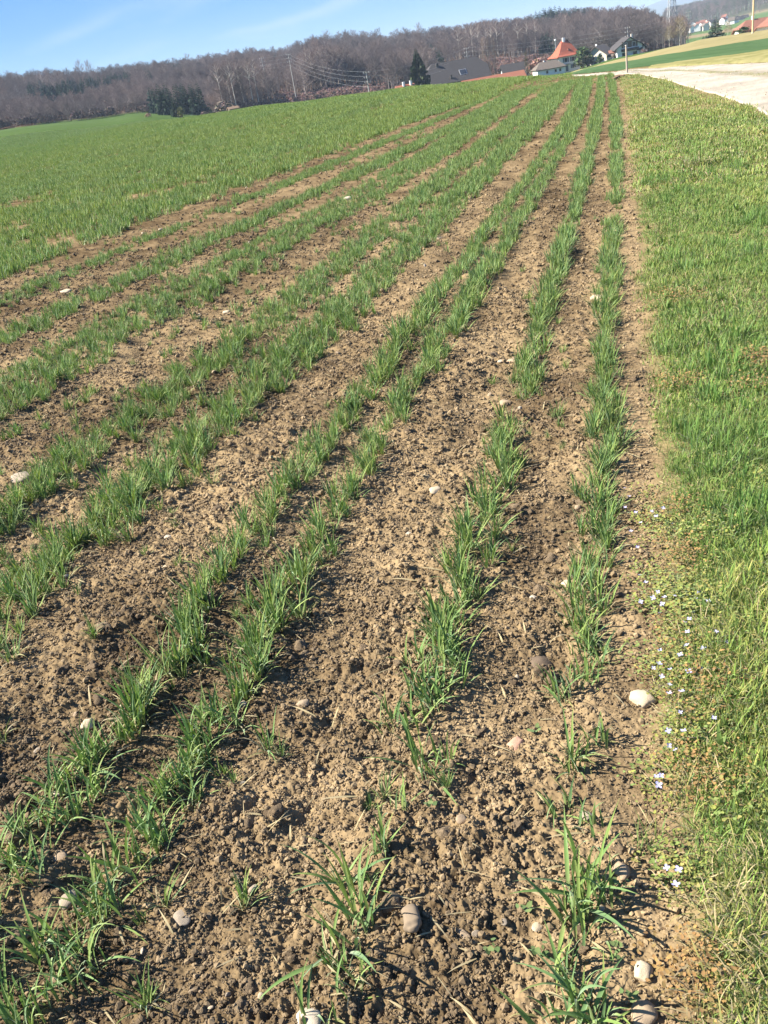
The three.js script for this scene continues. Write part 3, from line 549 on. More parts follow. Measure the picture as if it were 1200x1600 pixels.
stone(680, 766, 10, 6, 'pale', 'flat cream stone between the double row and the second row', 3);
stone(494, 706, 8, 7, 'tan', 'tan stone just left of the double row', 0);
stone(262, 836, 6, 6, 'white', 'small white stone right of the wide band', 3);
stone(260, 887, 7, 7, 'pale', 'cream stone in the bare strip left of the double row', 6);
stone(299, 925, 9, 6, 'grey', 'grey stone beside the left line of the double row', 4);
stone(637, 826, 5, 4, 'white', 'tiny white stone in the soil between double row and second row', 3);
stone(544, 310, 7, 5, 'white', 'white stone in the band of wheat far up the field', 3);
stone(104, 455, 7, 4, 'pale', 'pale stone in the sparse row at the far left', 0);
stone(354, 485, 6, 4, 'pale', 'pale stone on the bare strip left of the wide band', 3);
stone(686, 366, 6, 4, 'tan', 'tan stone in the bare strip between wide band and double row', 3);
stone(845, 166, 5, 3, 'white', 'white stone near the far end of the rows', 1);
stone(672, 177, 4, 3, 'white', 'white stone in the far bare strip of the field', 0);
stone(105, 905, 5, 4, 'white', 'small cream stone beneath the wide band at the left', 3);
stone(833, 935, 5, 4, 'white', 'little white stone left of the verge row above the oval stone', 3);
stone(903, 787, 6, 6, 'tan', 'small rounded tan pebble left of the verge row', 1);
stone(720, 1452, 13, 10, 'tan', 'tan clod shaped stone right of the ribbed stone', 4);
{                                                                        // the ribbed elongated stone beside the front tuft
  const p = hit(645, 1445), g = new THREE.CapsuleGeometry(0.017, 0.034, 14, 28); g.deleteAttribute('uv'); const q = g.getAttribute('position');
  for (let i = 0; i < q.count; i++) { const y = q.getY(i), k = 0.95 + 0.09 * Math.sin(y * 420 + q.getX(i) * 90) + 0.75 * (fbm(q.getX(i) * 60 + 5, y * 60 + q.getZ(i) * 40, 3) - 0.5); q.setXYZ(i, q.getX(i) * k, y, q.getZ(i) * k * 0.85); }
  g.computeVertexNormals(); stoneUV(g);
  const m = mesh('stone', g, stoneMats.dusty); tag(m, 'elongated ribbed grey brown stone beside the front tuft of the second row', 'stone');
  m.position.set(p.x, ground(p.x, p.z) + 0.012, p.z); m.rotation.set(Math.PI / 2 - 0.25, 0, 0.45, 'YXZ'); m.rotation.y = 0.5;
}
{                                                                        // small pebbles
  const R = rng(321), tones = ['pale', 'white', 'tan', 'grey']; let n = 0;
  while (n < 95) {
    const d = 1.1 + 26 * Math.pow(R(), 2), [x, z] = polar(lerp(-30 * D2R, 24 * D2R, R()), d); if (!inFrame(x, 0, z, 0)) continue;
    const [s, o] = toRow(x, z); if (o > table(edgeLine, s) - 0.02 || o < table(denseLine, s)) continue;
    const far = d > 9, edge = o > -0.45, where = far ? 'far up the tilled field' : edge ? 'on the trodden soil beside the verge row' : o > -1.2 ? 'on the soil between second row and double row' : 'on the bare soil left of the double row';
    const r = (0.004 + 0.007 * R() * R()) * (1 + d * 0.16), m = mesh('pebble', stoneGeos[Math.floor(R() * 7)], stoneMats[tones[Math.floor(R() * 4)]]); n++;
    tag(m, 'small light pebble ' + where, 'pebble', 'pebbles ' + where); m.scale.set(r, r * 0.85, r); m.position.set(x, ground(x, z) + r * 0.3, z); m.rotation.set(R(), R() * 6.28, R());
  }
  const grit = []; for (let i = 0; i < 5000; i++) { const a = resample(roadNear, 60), t = Math.floor(R() * 60), p = a[t].clone().lerp(resample(roadFar, 60)[t], R()); const d = Math.hypot(p.x, p.z); if (i > 500) break; grit.push({ m: mat4(p.x, ground(p.x, p.z) + 0.032, p.z, R() * 6, R() * 6, R() * 6, 0.004 + 0.01 * R() * R()) }); }
  mass('road_gravel', 'loose gravel on the pale farm track', 'gravel', grit, stoneGeos.slice(3, 6), stoneMats.pale, 'gravel_stone');
}

{                                                                        // bits of straw and dead leaves on the soil
  const R = rng(707), geos = [0, 1, 2, 3].map((i) => { const out = fresh(), Q = rng(730 + i); bladeArrays(0.03 + 0.05 * Q(), 0.002 + 0.004 * Q(), 1.35, 0.3 + 0.5 * Q(), 4, 0, 2 * Q(), ...STRAW, out, 0, [0, 0.004, 0]); return built(out); }), list = [];
  for (let i = 0; i < 1300; i++) { const d = 0.9 + 7 * Math.pow(R(), 1.2), [x, z] = polar(lerp(-45 * D2R, 30 * D2R, R()), d); if (!inFrame(x, 0, z, 80)) continue; const [s, o] = toRow(x, z); if (o > table(edgeLine, s) + 0.05) continue; list.push({ m: mat4(x, ground(x, z) + 0.003, z, 0, R() * 6.28, (R() - 0.5) * 0.3, 0.5 + 0.7 * R()) }); }
  mass('straw_litter', 'bits of straw and withered leaves on the soil', 'litter', list, geos, dryMat, 'straw_bit');
}

/* ------------------------------------------------------------ speedwell and small weeds on the verge edge */
const FLOWERS = [[976, 763], [983, 776], [977, 793], [993, 801], [1018, 799], [1036, 794], [1001, 817], [1025, 807], [1051, 818], [986, 830], [996, 855], [999, 899], [1009, 910], [1028, 925], [1020, 934], [1038, 933], [1054, 931], [1001, 940], [1030, 958], [1035, 944], [1091, 926], [1089, 935], [1107, 939], [1082, 956], [1077, 967], [1069, 972], [1074, 987], [1119, 987], [1152, 995], [1136, 1003], [1099, 1013], [1073, 1008], [1063, 1023], [1182, 1026], [1031, 1016], [1030, 1037], [1021, 1044], [1047, 1046], [1034, 1057], [1076, 1049], [1094, 1043], [1046, 1070], [1065, 1080], [1046, 1083], [1063, 1113], [1116, 1122], [1068, 1142], [1044, 1142], [1045, 1165], [1056, 1172], [1026, 1214], [1033, 1212], [1029, 1227], [1042, 1356], [1060, 1359], [1056, 1382]];
{
  const petalMat = new THREE.MeshPhysicalMaterial({ vertexColors: true, roughness: 0.9, transmission: 0.3, thickness: 0, side: THREE.DoubleSide });
  function flower(seed) {
    const R = rng(seed), out = fresh();
    for (let k = 0; k < 4; k++) { const a = k * Math.PI / 2 + (R() - 0.5) * 0.2, w = k === 0 ? 0.75 : k === 2 ? 0.5 : 0.65, s0 = out.pos.length / 3;
      const blue = [0.42, 0.4, 0.74], white = [0.75, 0.74, 0.8]; out.pos.push(0, 0, 0); out.col.push(...white);
      for (let j = 0; j <= 6; j++) { const t = -1 + j / 3, rr = Math.sqrt(Math.max(0, 1 - t * t * 0.75)), ang = a + t * w, y = 0.22 * rr; out.pos.push(Math.sin(ang) * rr, y, Math.cos(ang) * rr); out.col.push(...blue); if (j) out.idx.push(s0, s0 + j, s0 + j + 1); }
    }
    const g = built(out); const st = new THREE.CylinderGeometry(0.05, 0.05, 5, 4, 1).translate(0, -2.5, 0); st.deleteAttribute('uv'); const sc = []; for (let i = 0; i < st.getAttribute('position').count; i++) sc.push(0.1, 0.14, 0.04); st.setAttribute('color', new THREE.Float32BufferAttribute(sc, 3));
    return mergeGeometries([g, st]);
  }
  const geos = [1, 2, 3, 4].map((k) => flower(700 + k)), R = rng(44);
  const near = (x, y) => y < 870 ? 'in the upper speedwell patch at the verge edge' : y < 1130 ? 'in the big speedwell patch above the beige stone' : y < 1250 ? 'at the verge edge below the beige stone' : 'at the verge edge near the bottom';
  for (const [px, py] of FLOWERS) {
    const p = hit(px, py, 0.055), m = mesh('speedwell_flower', geos[Math.floor(R() * 4)], petalMat), r = 0.0058 + 0.003 * R();
    tag(m, 'pale blue four petalled speedwell flower ' + near(px, py), 'flower', 'speedwell flowers ' + near(px, py));
    m.position.copy(p); m.scale.setScalar(r); m.scale.y = r * 1.3; m.rotation.set(0.9 * (R() - 0.5), R() * 6.28, 0.9 * (R() - 0.5));
    const st = m.position.y - ground(p.x, p.z); m.scale.y = Math.max(r, (st + 0.004) / 5 );
  }
  // round-leaved mats of speedwell, chickweed and clover
  function mat(seed, n, size, spread, cols) { const Q = rng(seed), out = fresh(); for (let i = 0; i < n; i++) { const x = (Q() - 0.5) * spread, z = (Q() - 0.5) * spread, y = 0.008 + 0.025 * Q(), a = Q() * 6.28, tx = (Q() - 0.5) * 1.1, tz = (Q() - 0.5) * 1.1, r = size * (0.6 + 0.7 * Q()), c = cols[Math.floor(Q() * cols.length)], s0 = out.pos.length / 3; out.pos.push(x, y, z); out.col.push(...c); for (let j = 0; j < 7; j++) { const t = a + j / 7 * 6.283, rr = r * (0.8 + 0.25 * Math.cos(j * 2.2)); const dx = Math.cos(t) * rr, dz = Math.sin(t) * rr; out.pos.push(x + dx, y + dx * tx + dz * tz + 0.1 * r, z + dz); out.col.push(...c.map((v) => v * 0.9)); out.idx.push(s0, s0 + 1 + (j + 1) % 7, s0 + 1 + j); } } return built(out); }
  const mats = [1, 2, 3].map((k) => mat(760 + k, 30, 0.0036, 0.08, [[0.22, 0.27, 0.045], [0.28, 0.3, 0.05], [0.16, 0.23, 0.045], [0.32, 0.28, 0.07]]));
  const list = []; for (const [px, py] of FLOWERS) for (let k = 0; k < 4; k++) { const p = hit(px + (R() - 0.45) * 60, py + (R() - 0.5) * 50), [s, o] = toRow(p.x, p.z); if (o < table(edgeLine, s) - 0.06) continue; list.push({ m: mat4(p.x, ground(p.x, p.z), p.z, 0, R() * 6.28, 0, 0.7 + 0.6 * R()) }); }
  for (const [px, py, n, sp] of [[1140, 870, 14, 90], [1180, 780, 12, 60], [1150, 1240, 8, 60], [1060, 960, 26, 50]]) for (let k = 0; k < n; k++) { const p = hit(px + (R() - 0.5) * sp * 2, py + (R() - 0.5) * sp * 2); list.push({ m: mat4(p.x, ground(p.x, p.z) + 0.005, p.z, 0, R() * 6.28, 0, 0.7 + 0.9 * R()) }); }
  mass('speedwell_leaves', 'mat of small yellow green speedwell leaves along the verge edge', 'weeds', list, mats, leafMat, 'leaf_mat');
  // rusty moss and dead stems between them
  const mossMats = [1, 2].map((k) => mat(780 + k, 60, 0.003, 0.10, [[0.27, 0.15, 0.05], [0.33, 0.2, 0.06], [0.22, 0.15, 0.05]])), moss = [];
  for (const [px, py, n, sx, sy] of [[1040, 800, 5, 30, 20], [1070, 880, 8, 30, 26], [1050, 1000, 6, 20, 60], [1100, 1090, 6, 40, 40], [1120, 1220, 9, 50, 30], [1060, 480, 12, 50, 14], [1180, 575, 10, 26, 10], [1060, 605, 9, 30, 10], [1080, 1530, 9, 40, 40], [1150, 610, 6, 60, 20]]) for (let k = 0; k < n; k++) { const p = hit(px + (R() - 0.5) * 2 * sx, py + (R() - 0.5) * 2 * sy); moss.push({ m: mat4(p.x, ground(p.x, p.z) + 0.002, p.z, 0, R() * 6.28, 0, 0.8 + 0.6 * R() + p.length() * 0.06) }); }
  mass('rusty_moss', 'rust brown moss in gaps of the verge grass', 'moss', moss, mossMats, dryMat, 'moss_cushion');
  // seedlings on the soil
  const seedling = mat(790, 7, 0.006, 0.026, [[0.10, 0.17, 0.04], [0.14, 0.2, 0.05]]);
  for (const [px, py, w] of [[822, 1425, 'right of the ribbed stone'], [962, 1495, 'under the nearest verge row tuft'], [985, 1560, 'between the two stones at the bottom right'], [845, 1490, 'in front of the verge row near the bottom'], [770, 1490, 'left of the verge row near the bottom'], [835, 1138, 'beside the reddish stone'], [676, 1270, 'below the second row tuft with brown roots'], [970, 1390, 'in the shade of the nearest verge row tuft']]) { const p = hit(px, py), m = mesh('weed_seedling', seedling, leafMat); m.position.set(p.x, ground(p.x, p.z), p.z); m.rotation.y = px; m.scale.setScalar(1.05); tag(m, 'tiny round leaved green seedling ' + w, 'seedling'); }
  // loose tuft of fine grass standing on the soil at the verge foot, tussock on the verge
  const fine = tuft(801, { n: 70, len: [0.04, 0.1], width: [0.0016, 0.003], spread: 0.07, segs: 4, fold: 0, straw: 0.15, greens: VG, lean: 0.9, bend: 1 });
  let p = hit(1012, 1315), m = mesh('grass_tussock', fine, leafMat); tag(m, 'tuft of fine green grass standing on the soil just left of the verge', 'grass'); m.position.set(p.x, ground(p.x, p.z) - 0.005, p.z); m.scale.setScalar(0.95);
  const big = tuft(802, { n: 160, len: [0.08, 0.26], width: [0.003, 0.006], spread: 0.14, segs: 4, fold: 0, straw: 0.72, greens: VG, lean: 1.1, bend: 1.4 });
  p = hit(1088, 268); m = mesh('grass_tussock', big, leafMat); tag(m, 'pale straw coloured tussock of long grass on the verge', 'grass'); m.position.set(p.x, ground(p.x, p.z) - 0.005, p.z); m.scale.setScalar(1.5);
}

/* ------------------------------------------------------------ trees */
function tube(out, a, b, r0, r1, sides, c) {                              // tapered limb
  const d = b.clone().sub(a).normalize(), u = Math.abs(d.y) > 0.9 ? V(1, 0, 0) : V(0, 1, 0), x = u.clone().cross(d).normalize(), y = d.clone().cross(x), s = out.pos.length / 3;
  for (let e = 0; e < 2; e++) for (let k = 0; k < sides; k++) { const t = k / sides * 6.283, r = e ? r1 : r0, p = (e ? b : a).clone().addScaledVector(x, Math.cos(t) * r).addScaledVector(y, Math.sin(t) * r); out.pos.push(p.x, p.y, p.z); out.col.push(...c); }
  for (let k = 0; k < sides; k++) { const q = (k + 1) % sides; out.idx.push(s + k, s + q, s + sides + k, s + q, s + sides + q, s + sides + k); }
}
const barkMat = std({ vertexColors: true, roughness: 1 });
const needleMat = new THREE.MeshPhysicalMaterial({ vertexColors: true, roughness: 0.95, transmission: 0.12, thickness: 0, side: THREE.DoubleSide });
// a bare broadleaf tree of unit-free metres: trunk and branching crown
function bareTree(seed, { h = 20, bole = 0.45, width = 0.3, twigs = 1, bark = [0.16, 0.13, 0.115], tip = [0.155, 0.105, 0.092], thick = 1, columnar = false }) {
  const R = rng(seed), trunk = fresh(), crown = fresh(), lean = V((R() - 0.5) * 0.06, 1, (R() - 0.5) * 0.06), r0 = h * 0.0125 * thick;
  const at = (t) => V(lean.x * t * h + Math.sin(t * 5 + seed) * 0.12 * t, t * h, lean.z * t * h + Math.cos(t * 4 + seed) * 0.12 * t);
  for (let i = 0; i < 6; i++) { const t0 = i / 6 * 0.9, t1 = (i + 1) / 6 * 0.9; tube(trunk, at(t0).add(V(0, i ? 0 : -0.5, 0)), at(t1), r0 * (1 - t0), r0 * (1 - t1), 6, bark); }
  const limbs = Math.round(16 * twigs) + 4;
  const grow = (p, dir, L, r, depth) => {
    const q = p.clone().addScaledVector(dir, L), mid = p.clone().lerp(q, 0.55).add(V((R() - 0.5) * L * 0.15, L * 0.05, (R() - 0.5) * L * 0.15));
    const c = bark.map((v, k) => lerp(v, tip[k], depth / 2));
    if (depth === 0) { tube(crown, p, mid, r, r * 0.7, 4, c); tube(crown, mid, q, r * 0.7, r * 0.4, 4, c); } else tube(crown, p, q, r, r * 0.45, 3, c);
    if (depth >= 2) return;
    const n = depth === 0 ? 7 + Math.floor(R() * 4) : 6;
    for (let k = 0; k < n; k++) {
      const t = 0.3 + 0.7 * (k + R()) / n, o = p.clone().lerp(q, t), a = R() * 6.283, side = V(Math.cos(a), 0.35 + 0.5 * R(), Math.sin(a));
      grow(o, dir.clone().multiplyScalar(0.8).add(side.multiplyScalar(columnar ? 0.4 : 0.85)).normalize(), L * (depth === 0 ? 0.52 : 0.5) * (0.7 + 0.6 * R()), Math.max(0.028, r * 0.4), depth + 1);
    }
  };
  for (let i = 0; i < limbs; i++) {
    const t = bole + (0.97 - bole) * (i + R() * 0.8) / limbs, a = i * 2.399 + R(), rise = columnar ? 2.6 : lerp(0.35, 1.5, (t - bole) / (1 - bole)) + 0.3 * R();
    grow(at(t * 0.92), V(Math.cos(a), rise, Math.sin(a)).normalize(), h * width * lerp(1.05, 0.42, Math.pow((t - bole) / (1 - bole), 1.4)) * (0.75 + 0.4 * R()) * (columnar ? 0.7 : 1), r0 * lerp(0.42, 0.16, (t - bole) / (1 - bole)), 0);
  }
  return { trunk: built(trunk), crown: built(crown) };
}
// a spruce: drooping fans of needles on whorls round a straight trunk
function spruce(seed, { h = 16, w = 0.2, whorls = 20, per = 8, tone = [0.022, 0.045, 0.022], light = [0.05, 0.085, 0.035], bareFoot = 0.04 }) {
  const R = rng(seed), trunk = fresh(), crown = fresh();
  tube(trunk, V(0, -0.5, 0), V(0, h * 0.96, 0), h * 0.014, h * 0.002, 6, [0.10, 0.075, 0.055]);
  for (let i = 0; i < whorls; i++) {
    const t = i / (whorls - 1), y = h * lerp(bareFoot, 0.985, t), len = h * w * (Math.pow(1 - t, 0.8) + 0.03) * (0.8 + 0.35 * R());
    for (let k = 0; k < per; k++) {
      const a = (k + R() * 0.8) / per * 6.283 + i * 1.1, L = len * (0.65 + 0.5 * R()), dx = Math.cos(a), dz = Math.sin(a), droop = lerp(0.45, -0.25, t) + 0.2 * (R() - 0.5);
      const n = 5, c0 = crown.pos.length / 3, b = 0.75 + 0.5 * R();
      for (let j = 0; j < n; j++) {                                       // sprays left and right along the branch
        const f = (j + 0.4) / n, bx = dx * L * f, bz = dz * L * f, by = y - droop * L * f + 0.12 * L * f * f, half = L * 0.42 * (1 - f * 0.72) * (0.7 + 0.6 * R()), hang = L * (0.25 + 0.4 * R());
        for (const sgn of [-1, 1]) { const s0 = crown.pos.length / 3, ex = bx + dx * L * 0.30 - dz * sgn * half, ez = bz + dz * L * 0.30 + dx * sgn * half, ey = by - hang;
          crown.pos.push(bx, by, bz, bx + dx * L * 0.32, by - droop * L * 0.26, bz + dz * L * 0.32, ex, ey, ez); const cc = tone.map((v, q) => lerp(v, light[q], R() * 0.7) * b); crown.col.push(...cc, ...cc, ...cc); crown.idx.push(s0, s0 + 1, s0 + 2); }
        { const s0 = crown.pos.length / 3, dr = L * (0.35 + 0.3 * R()) * (1 - 0.5 * f), cc = tone.map((v, q) => lerp(v, light[q], R() * 0.7) * b); crown.pos.push(bx, by + 0.03 * L, bz, bx + dx * L * 0.36, by - droop * L * 0.3, bz + dz * L * 0.36, bx + dx * L * 0.2, by - dr, bz + dz * L * 0.2); crown.col.push(...cc, ...cc, ...cc); crown.idx.push(s0, s0 + 1, s0 + 2); }
      }
    }
  }
  return { trunk: built(trunk), crown: built(crown) };
}
function bush(seed, { r = 1.5, h = 2, n = 220, cols }) {                   // twiggy or leafy shrub
  const R = rng(seed), stem = fresh(), out = fresh();
  for (let i = 0; i < 5; i++) { const a = R() * 6.28; tube(stem, V((R() - 0.5) * 0.3 * r, -0.2, (R() - 0.5) * 0.3 * r), V(Math.cos(a) * r * 0.5, h * 0.7, Math.sin(a) * r * 0.5), 0.06 * h / 2, 0.03, 4, [0.11, 0.085, 0.065]); }
  for (let i = 0; i < n; i++) {
    const a = R() * 6.283, q = Math.sqrt(R()), y = h * (0.12 + 0.88 * Math.pow(R(), 0.8)), rr = r * q * Math.sqrt(Math.max(0.05, 1 - Math.pow(y / h * 1.0, 2) * 0.9)) * (0.8 + 0.4 * fbm(a * 2 + seed, y, 2)), p = V(Math.cos(a) * rr, y, Math.sin(a) * rr), s = 0.16 * h * (0.5 + R()) , s0 = out.pos.length / 3, c = cols[Math.floor(R() * cols.length)].map((v) => v * (0.8 + 0.4 * R()));
    for (let k = 0; k < 3; k++) { out.pos.push(p.x + (R() - 0.5) * s * 1.6, p.y + (R() - 0.3) * s * 1.4, p.z + (R() - 0.5) * s * 1.6); out.col.push(...c); } out.idx.push(s0, s0 + 1, s0 + 2);
  }
  return { trunk: built(stem), crown: built(out) };
}
function plantTree(name, kind, geo, p, h, h0, label, category, group, yaw = 0, widen = 1, matC) {
  const g = base(name, label, category, group); mesh(kind === 'bush' ? 'stem' : 'trunk', geo.trunk, barkMat, g); mesh(kind === 'bush' ? 'foliage' : 'crown', geo.crown, matC ?? (kind === 'bare' ? barkMat : needleMat), g);
  const k = h / h0; g.position.set(p.x, p.y - 0.1, p.z); g.scale.set(k * widen, k, k * widen); g.rotation.y = yaw; return g;
}
const topHeight = (px, py, d, p) => EYE + d * tanOf(px, py) - p.y;       // how tall a thing must be to reach that height

// conifers one can pick out
const spruces = Array.from({ length: 5 }, (_, i) => spruce(1200 + i, { h: 16, w: 0.16 + 0.03 * (i % 3), whorls: 20, per: 8, tone: i === 2 ? [0.022, 0.05, 0.04] : [0.014, 0.036, 0.02], light: i === 2 ? [0.05, 0.09, 0.07] : [0.035, 0.07, 0.035] }));
const keepClear = [];
function solveDistance(px, top, hTarget, d) {                             // the spot on the rising hill where a tree of that height reaches that skyline
  let best = d, err = 1e9; for (let q = 860; q >= 440; q -= 5) { const s = stand(px, q), e = Math.abs(topHeight(px, top, q, s) - hTarget); if (e < err) { err = e; best = q; if (e < 1) break; } } return best;
}
function conifer(px, top, d, label, group, o = {}) {
  if (d > 430) d = solveDistance(px, top, 11.2 + 2 * hash2(px * 13, top * 7), d);
  const p = stand(px, d), R = rng(Math.round(px * 17 + top)); keepClear.push([Math.atan2(p.x, -p.z), d]); const h = clamp(topHeight(px, top, d, p), 3, o.max ?? 26);
  return plantTree('conifer', 'needle', spruces[o.kind ?? Math.floor(R() * 5)], p, h, 16, label, 'conifer', group, R() * 6, o.widen ?? 1.45);
}
const conBands = [
  [72, 104, 119, 117, 7, 740, 'small dark conifer on the skyline above the left of the wood', 'skyline conifers at the far left'],
  [95, 210, 124, 105, 32, 640, 'dark green conifer in the long band high on the left hill', 'conifer band on the left hill'],
  [214, 300, 103, 92, 18, 690, 'dark conifer near the skyline in the middle of the left hill', 'conifers near the left skyline'],
  [248, 318, 126, 122, 13, 400, 'tall blue green conifer in the group at the foot of the left wood', 'conifer group at the foot of the left wood'],
  [428, 450, 78, 76, 6, 720, 'dark conifer on the skyline above the two power poles', 'skyline conifers above the power poles'],
  [580, 630, 62, 55, 11, 730, 'dark conifer on the skyline left of the lone spruce', 'skyline conifers left of the spruce'],
  [669, 695, 53, 80, 8, 600, 'dark conifer in the slanting group behind the barn', 'slanting conifer group behind the barn'],
  [826, 848, 21, 14, 6, 690, 'dark conifer in the left skyline clump above the red roofed house', 'left clump above the red roofed house'],
  [853, 877, 9, 5, 6, 700, 'conifer in the middle skyline clump above the red roofed house', 'middle clump above the red roofed house'],
  [887, 926, 6, 13, 11, 690, 'conifer in the right skyline clump above the wood', 'right clump above the red roofed house'],
  [930, 938, 13, 14, 3, 690, 'round dark conifer right of the skyline clumps', 'small skyline conifers at the right'],
  [850, 868, 47, 50, 5, 520, 'dark conifer in the group behind the red roofed house', 'conifers behind the red roofed house'],
];
for (const [x0, x1, y0, y1, n, d, label, group] of conBands) { const R = rng(Math.round(x0 * 7)); for (let i = 0; i < n; i++) { const t = n > 1 ? i / (n - 1) : 0; conifer(lerp(x0, x1, t) + (R() - 0.5) * 4, lerp(y0, y1, t) + (R() - 0.4) * 8, d + (R() - 0.5) * 50, label, group, d < 430 ? { widen: 1.1 } : {}); } }
for (const [px, top, d, label, w] of [[488, 62, 740, 'single small conifer on the skyline above the pale trunks', 1], [710, 51, 600, 'lone dark conifer among bare trees above the barn ridge', 1.3], [954, 8, 660, 'lone conifer on the skyline left of the power pole', 1], [972, 7, 660, 'lone conifer on the skyline straight above the power pole', 1], [279, 143, 330, 'dark spruce standing at the field edge in front of the left wood', 1.5], [334, 163, 330, 'short spruce beside the small grey hut', 2], [904, 66, 440, 'dark conifer right behind the red roofed house', 1.6], [1118, 24, 325, 'broad dark spruce right of the valley village', 2.3], [878, 93, 415, 'slim dark conifer left of the red roofed house', 1.2]]) conifer(px, top, d, label, undefined, { widen: w });
{ const g = spruce(1300, { h: 18, w: 0.235, whorls: 36, per: 13, tone: [0.016, 0.032, 0.012], light: [0.05, 0.075, 0.028], bareFoot: 0.0 }), p = stand(655, 360, 125); plantTree('spruce_tree', 'needle', g, p, topHeight(648, 74, 360, p), 18, 'tall lone spruce beside the big dark roofed barn', 'spruce', undefined, 0.4, 1.12); }
for (const [px, top, i] of [[1099, 55, 0], [1104, 53, 1], [1109, 51, 2], [1112, 50, 3]]) { const p = stand(px, 318), h = Math.max(1.5, topHeight(px, top, 318, p)); plantTree('clipped_conifer', 'needle', spruces[i], p, h, 16, 'small conical hedge conifer in the short row left of the broad spruce', 'conifer', 'row of hedge conifers', i, 2.4); }
// the bare wood on the hill
const woodGeos = Array.from({ length: 7 }, (_, i) => bareTree(1000 + i, { h: 20, bole: 0.32 + 0.05 * (i % 3), width: 0.25, twigs: 0.75, bark: [[0.22, 0.19, 0.175], [0.34, 0.3, 0.27], [0.17, 0.145, 0.135]][i % 3], tip: [[0.18, 0.142, 0.13], [0.215, 0.17, 0.155], [0.15, 0.122, 0.118]][i % 3] }));
const woodMerged = woodGeos.map((t) => mergeGeometries([t.trunk, t.crown]));
const shrubRed = [0, 1].map((i) => bush(1100 + i, { r: 2, h: 3, n: 260, cols: [[0.19, 0.12, 0.095], [0.22, 0.15, 0.12], [0.15, 0.11, 0.09]] }));
const clearings = [[700, 872, 480, 590], [425, 600, 435, 515]];           // slopes of bracken and young growth without tall trees
{
  const R = rng(2024), trees = [], shrubs = [];
  const a0 = azOf(-90), a1 = azOf(1036);
  const pxOf = (az) => { let lo = -200, hi = 1400; for (let k = 0; k < 30; k++) { const m = (lo + hi) / 2; if (azOf(m) < az) lo = m; else hi = m; } return lo; };
  for (let i = 0; i < 19500; i++) {
    const az = lerp(a0, a1, R()), d = Math.sqrt(lerp(410 ** 2, 930 ** 2, R())), foot = table(forestFoot, az); if (d < foot - 2 + 4 * R()) continue;
    if (d > foot + 60 && R() < 0.35) continue;
    const [x, z] = polar(az, d), px = pxOf(az); let clear = false;
    for (const [p0, p1, d0, d1] of clearings) if (px > p0 && px < p1 && d > d0 - 30 && d < d1 - 40 * fbm(px * 0.05, 3, 2)) clear = true;
    const fr = fbm(x * 0.02, z * 0.02, 3); if (keepClear.some(([a, q]) => d < q + 4 && d > q - 60 && Math.abs(a - az) * d < 3.5)) continue;
    if (clear) { if (R() < 0.95) { const k = 0.5 + 0.6 * R(); shrubs.push({ m: mat4(x, H(x, z), z, 0, R() * 6, 0, k), c: [lerp(0.8, 1.2, fr), lerp(0.8, 1.1, fr), lerp(0.85, 1.1, fr)] }); } continue; }
    const k = (0.42 + 0.42 * R() * R() + 0.06 * R()) * (0.8 + 0.4 * fr) * (px > 470 && px < 600 ? 1.25 : px > 600 ? 1.1 : px < 340 && d < 640 ? 0.62 : 1), sh = (0.5 + 0.5 * R()) * lerp(0.8, 1.15, fr);
    trees.push({ m: mat4(x, H(x, z) - 0.3, z, (R() - 0.5) * 0.06, R() * 6.283, (R() - 0.5) * 0.06, k * 1.25, k, k * 1.25), c: [sh * lerp(0.9, 1.12, fr), sh, sh * lerp(1.08, 0.96, fr)] });
    if (d < foot + 45 && R() < 0.9) shrubs.push({ m: mat4(x + 3, H(x, z), z + 3, 0, R() * 6, 0, 0.5 + 0.7 * R()), c: [0.55, 0.62, 0.66] });
  }
  // thicket ends right of the hill, and woods across the valley
  for (let i = 0; i < 130; i++) { const az = lerp(azOf(1036), azOf(1072), Math.pow(R(), 1.3)), d = lerp(445, 620, R()), [x, z] = polar(az, d), k = 0.45 + 0.25 * R(); trees.push({ m: mat4(x, H(x, z), z, 0, R() * 6, 0, k), c: [1.05, 1, 0.95] }); }
  for (let i = 0; i < 2600; i++) { const az = lerp(azOf(1040), azOf(1300), R()), d = lerp(1250, 2150, Math.sqrt(R())), [x, z] = polar(az, d); if (d < 1450 && R() < 0.72) continue; const k = (0.7 + 0.4 * R()) * (d < 1450 ? 0.55 : 1); trees.push({ m: mat4(x, H(x, z), z, 0, R() * 6, 0, k * 1.3, k, k * 1.3), c: R() < 0.3 ? [0.5, 0.75, 0.55] : [0.95, 0.95, 0.95] }); }
  mass('bare_wood', 'leafless purplish brown wood covering the hill behind the field', 'wood', trees, woodMerged, barkMat, 'bare_trees');
  mass('hillside_scrub', 'reddish brown scrub and bracken at the foot of the wood', 'scrub', shrubs, shrubRed.map((b) => b.crown), barkMat, 'scrub_bush');
  console.log('trees', trees.length, shrubs.length);
}
